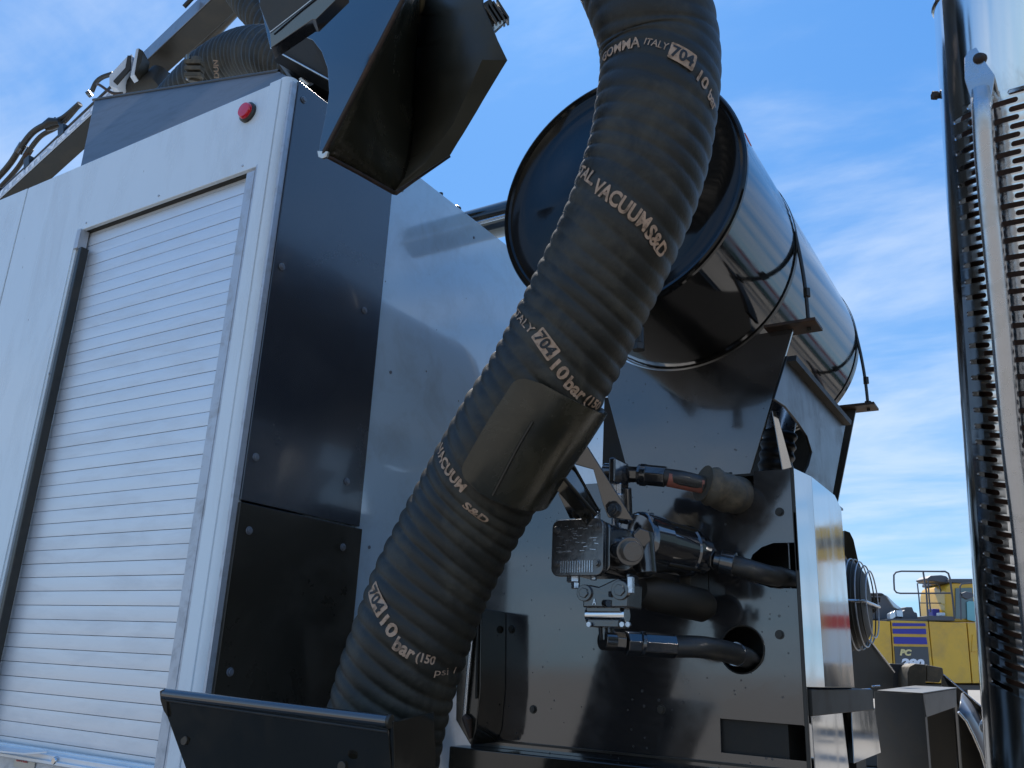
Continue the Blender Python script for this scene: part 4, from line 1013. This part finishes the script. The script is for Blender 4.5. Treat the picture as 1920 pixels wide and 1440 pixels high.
# support rod with flattened top and bolt
aR0 = R(-22)
def rod(px, py, r=RX+.018):
    best = None
    for k in range(0, 340):
        z = H-.4+k*.005
        for a in range(-60, 45, 1):
            P = ept(z, R(a), r); x, y = project(P); d = (x-px)**2+(y-py)**2
            if best is None or d < best[0]: best = (d, P)
    return best[1]
rp = [rod(1836, 128, RX+.004), rod(1838, 172, RX+.008), rod(1840, 215), rod(1850, 330), rod(1878, 620), rod(1899, 830), rod(1917, 1000), rod(1946, 1290), rod(1966, 1500)]
MB().tube(catmull(rp[1:], 10), .0112, 28).build('support_rod', M['galv'], ex)
# flattened tab
tt = rp[0]; nt_ = (CAM-tt); nt_.z = 0; nt_.normalize(); rx_ = (rp[2]-rp[0]).normalized(); sx_ = nt_.cross(rx_).normalized()
tb = [tt + rx_*(-a_) + sx_*b_ for a_, b_ in ((.026, .010), (.029, 0), (.026, -.010), (.018, -.0150), (-.010, -.0160), (-.040, -.0105), (-.040, .0105), (-.010, .0160), (.018, .0150))]
MB().slab(tb, nt_*.0035).build('rod_tab', M['galv'], ex, .0012)
p = tt - rx_*.012 + nt_*.0035
MB().tube([p, p+nt_*.003, p+nt_*.0055], [.0066, .0060, .0035], 24).build('rod_bolt', M['rust'], ex)
MB().tube([p+nt_*.0052, p+nt_*.006], .0025, 6).build('bolt_socket', M['ink'], ex)
# clamp screw sticking out at the left flank
p = D(1757, 179, ed)
MB().tube([p+CR*.006, p-CR*.000], .0045, 6).tube([p, p-CR*.006], .0062, 6).build('shield_screw', M['rust'], ex, bevel=.0006)
MB().tube([ept(zTop-.002, R(a), RX+.001) for a in range(0, 361, 6)], .0022, 8).build('top_rim', M['chrome'], ex)

# ============================================================ lower right: tool boxes, cap, brace, fender, fan guard
XB2 = -.40
sb2 = thing('step_box', 'dark steel box with an open side at the lower right by the exhaust', 'box', D(1720, 1500, 2.3))
d0 = 2.45
def q4(l, d): return [D(px, py, d) for px, py in l]
f1 = [D(1640, 1297, 2.55), D(1730, 1302, 2.35), D(1752, 1560, 2.35), D(1652, 1560, 2.55)]
r1 = [D(1730, 1302, 2.35), D(1793, 1292, 2.62), D(1812, 1560, 2.62), D(1752, 1560, 2.35)]
tpb = D(1700, 1290, 2.82)
MB().slab(f1, CF*.004).build('front_wall', M['satin'], sb2, .002)
MB().slab([D(1731, 1302, 2.35), D(1793, 1292, 2.62), D(1794, 1325, 2.62), D(1737, 1345, 2.35)], CF*.004).build('right_wall', M['rust' if False else 'greyroof'], sb2, .001)
MB().slab([D(1731, 1302, 2.349), D(1735, 1302, 2.36), D(1756, 1560, 2.36), D(1752, 1560, 2.349)], CF*.01).build('corner_post', M['greyroof'], sb2)
MB().slab([D(1790, 1320, 2.61), D(1794, 1320, 2.62), D(1813, 1560, 2.62), D(1808, 1560, 2.61)], CF*.01).build('corner_post', M['satin'], sb2)
MB().slab([D(1645, 1340, 2.75), D(1790, 1325, 2.78), D(1800, 1560, 2.78), D(1650, 1560, 2.75)], CF*.01).build('back_wall', M['dark'], sb2)
MB().slab([D(1645, 1296, 2.54), D(1730, 1301, 2.34), D(1795, 1291, 2.62), D(1716, 1287, 2.85)], VZ*.003).build('lid', M['greyroof'], sb2, .001)
cp_ = thing('filler_cap', 'weathered grey rounded housing cap standing behind the step box', 'cap', D(1742, 1290, 3.0))
ca, cb2 = D(1700, 1268, 2.95), D(1785, 1262, 3.1)
MB().slab([D(1703, 1296, 2.95), D(1702, 1262, 2.95), D(1706, 1250, 2.95), D(1716, 1244, 2.95), D(1737, 1246, 2.95), D(1736, 1296, 2.95)], CF*.08).build('cap_body', M['sleeve'], cp_, .004)
MB().slab([D(1737, 1246, 2.96), D(1768, 1252, 2.98), D(1770, 1264, 2.98), D(1762, 1280, 2.98), D(1738, 1278, 2.96)], CF*.08).build('cap_neck', M['sleeve'], cp_, .004)
MB().slab([D(1668, 1244, 3.02), D(1720, 1246, 3.02), D(1720, 1300, 3.02), D(1668, 1300, 3.02)], CF*.05).build('housing_side', M['greyroof'], cp_, .003)
br = thing('diagonal_brace', 'dark triangular brace plate with a bright edge behind the fan guard', 'brace', D(1640, 1290, 2.9))
MB().slab([D(1590, 1180, 2.75), D(1632, 1200, 2.85), D(1676, 1262, 2.95), D(1672, 1310, 2.95), D(1600, 1310, 2.75)], CF*.006).build('web', M['dark'], br, .001)
MB().tube([D(1631, 1200, 2.84), D(1677, 1260, 2.94)], .0028, 8).build('edge', M['galv'], br)
for k, (xa, ya, xb, yb) in enumerate(((1635, 1287, 1650, 1286), (1612, 1293, 1632, 1292), (1614, 1318, 1637, 1316))):
    MB().tube([D(xa, ya, 2.6), D(xb, yb, 2.6)], .0025, 8).build('rod', M['galv'], br)
br2 = thing('sloping_strut', 'dark sloping strut running down to the right towards the exhaust', 'strut', D(1850, 1340, 2.9))
MB().slab([D(1766, 1262, 3.05), D(1775, 1268, 3.05), D(1852, 1334, 2.9), D(1862, 1352, 2.9), D(1858, 1420, 2.9), D(1800, 1330, 3.0), D(1766, 1285, 3.05)], CF*.006).build('web', M['dark'], br2, .001)
MB().tube([D(1768, 1264, 3.04), D(1852, 1335, 2.89)], .0022, 8).build('edge', M['galv'], br2)
hexbolt('bolt', D(1851, 1361, 2.2), -CW, .016, .02, M['zinc'], br2)
fd = thing('fender', 'curved dark fender with a pale edge at the bottom right', 'fender', D(1820, 1440, 2.8))
fc = [(1797, 1335), (1812, 1352), (1826, 1380), (1840, 1412), (1850, 1445), (1858, 1500)]
fo = [(1802, 1300), (1828, 1330), (1852, 1370), (1866, 1412), (1874, 1450), (1880, 1500)]
mbf = MB(); va = [D(x, y, 2.75) for x, y in fc] + [D(x, y, 2.95) for x, y in fo]; mbf.add(va, [(i, i+1, 7+i, 6+i) for i in range(5)])
o = mbf.build('arch', M['greyside'], fd, angle=60); s_ = o.modifiers.new('solid', 'SOLIDIFY'); s_.thickness = .006
MB().tube([D(x, y, 2.74) for x, y in fc], .004, 8).build('arch_edge', M['galv'], fd)
MB().slab([D(1797, 1340, 2.85), D(1812, 1356, 2.85), D(1840, 1415, 2.85), D(1855, 1510, 2.85), D(1810, 1510, 2.85)], CF*.01).build('inner_wall', M['dark'], fd)
# fan guard seen edge-on
fg = thing('fan_guard', 'domed wire fan guard seen edge-on behind the stainless housing side', 'fan guard', D(1600, 1200, 2.6))
FY, FX, FZ = 2.72, -.405, Xp(1600, 1130, -.40).z
ye0, ye1 = Xp(1590, 1130, -.40).y, Xp(1625, 1130, -.385).y
FYc = 2.28; FRm = .17; FZ = Xp(1600, 1122, -.40).z
for k in range(5):
    x = -.428+.010*k; r_ = .108*math.cos(k*.19)
    pts = [Vector((x, FYc+r_*math.cos(a), FZ+r_*math.sin(a))) for a in [2*math.pi*i/48 for i in range(49)]]
    MB().tube(pts, .0017, 8, cap=False).build('ring', M['satin'] if k in (1, 3) else M['rail'], fg)
MB().tube([Vector((-.430+.010*k, FYc-.108*math.cos(k*.19), FZ)) for k in range(5)] + [Vector((-.388, FYc+.09, FZ)), Vector((-.428, FYc+.108, FZ))], .004, 8).build('spoke', M['galv'], fg)
vs = []; fs = []
prof = [(-.50, .112), (-.445, .112), (-.435, .105), (-.415, .095), (-.402, .075), (-.398, .0)]
n = 40
for x, r_ in prof: vs += [Vector((x, FYc+max(r_, .001)*math.cos(2*math.pi*i/n), FZ+max(r_, .001)*math.sin(2*math.pi*i/n))) for i in range(n)]
mb = MB(); mb.add(vs, [(i*n+j, i*n+(j+1) % n, (i+1)*n+(j+1) % n, (i+1)*n+j) for i in range(len(prof)-1) for j in range(n)]); mb.build('fan_housing', M['dark'], fg)
ml = thing('small_mirror_bracket', 'small dark bracket sticking out behind the fan guard', 'bracket', D(1640, 1145, 2.9))
MB().slab([D(1627, 1119, 2.9), D(1652, 1119, 2.9), D(1651, 1129, 2.9), D(1646, 1132, 2.9), D(1644, 1146, 2.9), D(1637, 1151, 2.9), D(1627, 1146, 2.9)], CF*.03).build('bracket_body', M['satin'], ml, .003)
MB().slab([D(1583, 994, 2.62), D(1594, 998, 2.62), D(1601, 1012, 2.62), D(1612, 1062, 2.62), D(1590, 1050, 2.62), D(1584, 1040, 2.62)], CF*.02).build('upper_cowl', M['satin'], ml, .002)

# ============================================================ excavator in the background
exv = thing('excavator', 'yellow crawler excavator with blue side stripes parked in the background', 'excavator', (-2.0, 16.5, 0))
DE = 16.0
EO = D(1740, 1278, DE); az = math.atan2(EO.x, EO.y)
EX = Vector((CR.x, CR.y, 0)).normalized(); EY = Vector((-EX.y, EX.x, 0))
def eq(px, py, back=0):                                  # point on the machine's side plane
    d = ray(px, py); n_ = EY; t = ((EO+EY*back)-CAM).dot(n_)/d.dot(n_); return CAM+d*t
def epanel(name, l, m_, back=0, th=.05, parent=exv, bevel=.01):
    return MB().slab([eq(*q, back) for q in l], EY*th).build(name, m_, parent, bevel)
epanel('body_panel', ((1560, 1160), (1669, 1165), (1676, 1280), (1560, 1278)), M['yellow'], 0, 2.4)['label'] = 'rear body panel'
epanel('louvre_panel', ((1671, 1163), (1740, 1165), (1752, 1280), (1678, 1280)), M['yellow'], .01, .5)
epanel('body_panel', ((1742, 1165), (1812, 1168), (1822, 1281), (1753, 1281)), M['yellow'], 0, 2.4)
epanel('body_panel', ((1814, 1168), (1836, 1168), (1850, 1281), (1824, 1281)), M['yellow'], 0, 2.4)
epanel('body_panel', ((1838, 1169), (2010, 1176), (2020, 1284), (1852, 1282)), M['yellow'], 0, 2.4)
for l in (((1674, 1168), (1735, 1169), (1736, 1174), (1674, 1174)), ((1674, 1179), (1736, 1179), (1737, 1189), (1675, 1188)), ((1676, 1194), (1737, 1195), (1739, 1208), (1677, 1207))):
    epanel('stripe', l, M['blue'], -.01, .02, bevel=0)
epanel('model_panel', ((1677, 1212), (1740, 1213), (1746, 1278), (1682, 1278)), M['decal'], -.01, .02, bevel=0)
p = eq(1687, 1229, -.014); w_ = (eq(1710, 1229, -.014)-p).length; h_ = (eq(1688, 1217, -.014)-p).length
flat_text('model_lettering', 'PC', p, EX, VZ, w_, h_, M['pytext'], exv, .06, .25, lift=.006)
p = eq(1688, 1252, -.014); w_ = (eq(1734, 1252, -.014)-p).length; h_ = (eq(1688, 1234, -.014)-p).length
flat_text('model_lettering', '290', p, EX, VZ, w_, h_, M['whtext'], exv, .06, .25, lift=.006)
epanel('deck_edge', ((1560, 1281), (2020, 1286), (2020, 1296), (1560, 1291)), M['exgrey'], .2, 2.0)
epanel('counterweight', ((1440, 1165), (1559, 1163), (1559, 1280), (1450, 1275)), M['yellow'], .1, 2.2, bevel=.08)
# tracks and undercarriage
zt1 = .95
for off in (-.1, 1.95):
    c0, c1 = eq(1520, 1330, off), eq(1960, 1335, off)
    pts = []; r_ = .46
    a_, b_ = Vector((c0.x, c0.y, .48)), Vector((c1.x, c1.y, .48)); t_ = (b_-a_).normalized()
    for k in range(13): an = math.pi/2+math.pi*k/12; pts.append(a_ + t_*math.cos(an)*r_ + VZ*math.sin(an)*r_)
    for k in range(13): an = -math.pi/2+math.pi*k/12; pts.append(b_ + t_*math.cos(an)*r_ + VZ*math.sin(an)*r_)
    MB().slab(pts, EY*.6).build('track', M['track'], exv, .02)
cc = eq(1740, 1290, 1.2); cc.z = .95
MB().tube([cc, cc+VZ*.5], .7, 32).build('slew_ring', M['track'], exv)
MB().obox(cc-VZ*.2, (EX, EY, VZ), (1.2, .9, .2)).build('undercarriage', M['exgrey'], exv, .03)
# engine hood (rounded) and items on the deck
hp = [(1620, 1163), (1622, 1113), (1630, 1111), (1655, 1111), (1664, 1118), (1675, 1136), (1690, 1140), (1702, 1163)]
epanel('engine_hood', hp, M['exgrey'], .5, 1.4, bevel=.04)
for k in range(4):
    epanel('vent', ((1629+k*7, 1113.2), (1634.5+k*7, 1113.2), (1634.5+k*7, 1117), (1629+k*7, 1117)), M['ink'], .48, .03, bevel=0)
epanel('hood_glass', ((1661, 1116), (1664, 1118), (1682, 1135), (1688, 1139), (1692, 1146), (1676, 1138)), M['clear'], .46, .03, bevel=0)
epanel('deck_plate', ((1662, 1160), (1790, 1160), (1790, 1164.5), (1662, 1163.5)), M['exgrey'], .02, 1.6, bevel=0)
epanel('exhaust_cover', ((1690, 1161), (1692, 1146), (1697, 1144), (1697, 1138), (1711, 1138), (1714, 1147), (1720, 1149), (1722, 1161)), M['exgrey'], .3, .6, bevel=.02)
MB().obox(eq(1671, 1154, .1), (EX+VZ*.6, EY, VZ), (.06, .08, .06)).build('work_lamp', M['clear'], exv, .01)
MB().obox(eq(1684, 1151, .3), (EX, EY, VZ), (.06, .08, .06)).build('work_lamp', M['clear'], exv, .01)
MB().obox(eq(1751, 1149, .6), (EX, EY, VZ), (.07, .1, .07)).build('blue_tub', M['blue'], exv, .01)
MB().obox(eq(1764, 1152, .3), (EX, EY, VZ), (.05, .08, .03)).build('white_fitting', M['white'], exv, .01)
epanel('step_plate', ((1741, 1154), (1788, 1156), (1788, 1164), (1741, 1163)), M['exgrey'], -.02, .5, bevel=.01)
# handrails
def railp(l, r_, back=0, cyc=False, name='handrail'):
    pts = [eq(*q, back) for q in l]
    if cyc: pts = pts+[pts[0]]
    MB().tube(pts, r_, 8).build(name, M['exgrey'], exv)
railp(((1740, 1158), (1737, 1110), (1731, 1073)), .017)
railp(((1765, 1071.5), (1690, 1071), (1680, 1073), (1676, 1078), (1676, 1090), (1677, 1106), (1681, 1111), (1688, 1112.5), (1740, 1112.5), (1782, 1112)), .016)
railp(((1765, 1071.5), (1772, 1071.5), (1778, 1075), (1781, 1084), (1786, 1120), (1790, 1160)), .018)
railp(((1726, 1157), (1723, 1120), (1720, 1094), (1730, 1094), (1755, 1094), (1761, 1098), (1764, 1108), (1767, 1145)), .013, .5)
railp(((1745, 1148), (1742, 1120), (1740, 1086)), .014, .1)
railp(((1724, 1130.5), (1767, 1131)), .01, .5)
railp(((1802, 1162), (1800, 1100), (1803, 1095), (1822, 1093)), .014, -.25)
# cab
epanel('cab_shell', ((1773, 1160), (1772, 1112), (1775, 1100), (1783, 1093), (1800, 1091), (1960, 1092), (1965, 1168), (1773, 1166)), M['yellow'], .3, 1.1, bevel=.03)
epanel('cab_roof', ((1780, 1092), (1781, 1085), (1830, 1085), (1965, 1087), (1966, 1095), (1800, 1094)), M['exgrey'], .26, 1.2, bevel=.02)
epanel('roof_visor', ((1737, 1085), (1745, 1079), (1765, 1078), (1775, 1080), (1784, 1090), (1776, 1094), (1755, 1090), (1741, 1089)), M['exgrey'], .4, .5, bevel=.02)
epanel('cab_window', ((1792, 1103), (1823, 1102), (1827, 1160), (1792, 1160)), M['glass'], .27, .04, bevel=0)
epanel('cab_window', ((1813, 1129), (1817, 1127), (1828, 1128), (1832, 1166), (1814, 1162)), M['glassb'], .24, .02, bevel=0)
epanel('door_window', ((1836, 1104), (1950, 1106), (1952, 1160), (1838, 1160)), M['glass'], .27, .04, bevel=0)
epanel('rear_mirror', ((1804, 1112), (1812, 1109), (1824, 1111), (1827, 1118), (1815, 1124), (1806, 1120)), M['exgrey'], -.3, .08, bevel=.01)
epanel('side_recess', ((1828, 1190), (1834, 1222), (1822, 1222), (1824, 1190)), M['yellow'], -.02, .03, bevel=.005)
# boom and stick, rising away to the right of the frame
def ebox(P, Q, h0, h1, w_, name, m_):
    T_ = (Q-P).normalized(); up_ = EY.cross(T_)*-1
    if up_.z < 0: up_ = -up_
    MB().hexa([P-up_*h0-EY*w_, Q-up_*h1-EY*w_, Q-up_*h1+EY*w_, P-up_*h0+EY*w_, P+up_*h0-EY*w_, Q+up_*h1-EY*w_, Q+up_*h1+EY*w_, P+up_*h0+EY*w_]).build(name, m_, exv, .03)
bs = EO + EX*2.4 + EY*1.2 + VZ*.6
bk = bs + EX*2.2 + VZ*2.6; be = bk + EX*4.4 + VZ*.15; st = be + EX*.4 - VZ*2.9
ebox(bs, bk, .28, .50, .28, 'boom_section', M['yellow']); ebox(bk, be, .50, .42, .28, 'boom_section', M['yellow']); MB().slab([bk.lerp(be, .02)-EY*.29-VZ*.16, bk.lerp(be, .9)-EY*.29-VZ*.16, bk.lerp(be, .9)-EY*.29+VZ*.12, bk.lerp(be, .02)-EY*.29+VZ*.14], -EY*.01).build('stripe', M['decal'], exv)
ebox(be, st, .22, .16, .2, 'stick', M['yellow'])
bk2 = st - VZ*.1
MB().slab([bk2, bk2+EX*-.2-VZ*.7, bk2+EX*-.9-VZ*1.0, bk2+EX*-1.3-VZ*.6, bk2+EX*-.9], EY*1.0).build('bucket', M['track'], exv, .02)
ebox(bs+VZ*.2+EX*.5, bk+EX*.6+VZ*.25, .07, .07, .07, 'ram', M['exgrey'])

# chassis under the truck parts, so that nothing floats
ch = thing('truck_chassis', 'dark truck chassis rails and wheels below the body', 'chassis', (-1.5, 2.2, 0))
MB().box((-6, 1.45, .62), (1.2, 1.53, .88)).build('frame_rail', M['satin'], ch, .004)
MB().box((-6, 2.35, .62), (1.2, 2.43, .88)).build('frame_rail', M['satin'], ch, .004)
for x in (-5, -3, -1.2, .9): MB().box((x, 1.53, .66), (x+.08, 2.35, .84)).build('cross_member', M['satin'], ch)
MB().box((-6, 1.45, .88), (-1.42, 3.2, .96)).box((-1.15, 1.6, .88), (-.43, 2.2, 1.15)).box((-1.1, .98, .88), (-.9, 1.6, .95)).build('subframe', M['satin'], ch)
for x in (-4.9, -3.6):
    for y in (1.25, 2.75):
        MB().tube([(x, y-.13, .5), (x, y-.12, .5), (x, y+.12, .5), (x, y+.13, .5)], [.44, .5, .5, .44], 40).build('wheel', M['hose'], ch)
MB().box((-.1, .55, .62), (1.3, 1.45, .74)).build('deck', M['satin'], ch)

# the truck's own cab stands to the right of the stack; the glossy end wall mirrors it
tcab = thing('truck_cab', 'dark truck cab rear wall standing right of the exhaust stack', 'truck cab', (1.7, 2.1, .6))
MB().box((.78, 1.0, .62), (2.6, 3.2, H+1.15)).build('cab_body', M['black'], tcab, .04)
MB().box((.765, 1.5, H+.35), (.779, 2.7, H+.9)).build('rear_window', M['glass'], tcab, .004)

# semi trailer parked further back, mirrored in the stainless side
tl = thing('parked_trailer', 'white box trailer with a red stripe parked far back behind the exhaust stack', 'trailer', (8, 28, 0))
MB().box((1.5, 28, 1.2), (13.5, 30.5, 3.7)).build('trailer_body', M['white'], tl, .03)
MB().box((1.5, 27.985, 2.9), (13.5, 27.999, 3.3)).build('stripe', M['redsign'], tl)
MB().box((1.5, 27.985, 1.3), (13.5, 27.999, 1.9)).build('side_skirt', mat('green_panel', (.06, .16, .10), .5), tl)
for x in (3, 4.3, 11): 
    MB().tube([(x, 28.1, .5), (x, 28.4, .5)], .5, 28).build('wheel', M['hose'], tl); MB().tube([(x, 30.1, .5), (x, 30.4, .5)], .5, 28).build('wheel', M['hose'], tl)
MB().box((1.6, 28.5, .95), (13.4, 30, 1.19)).build('frame_rail', M['satin'], tl)
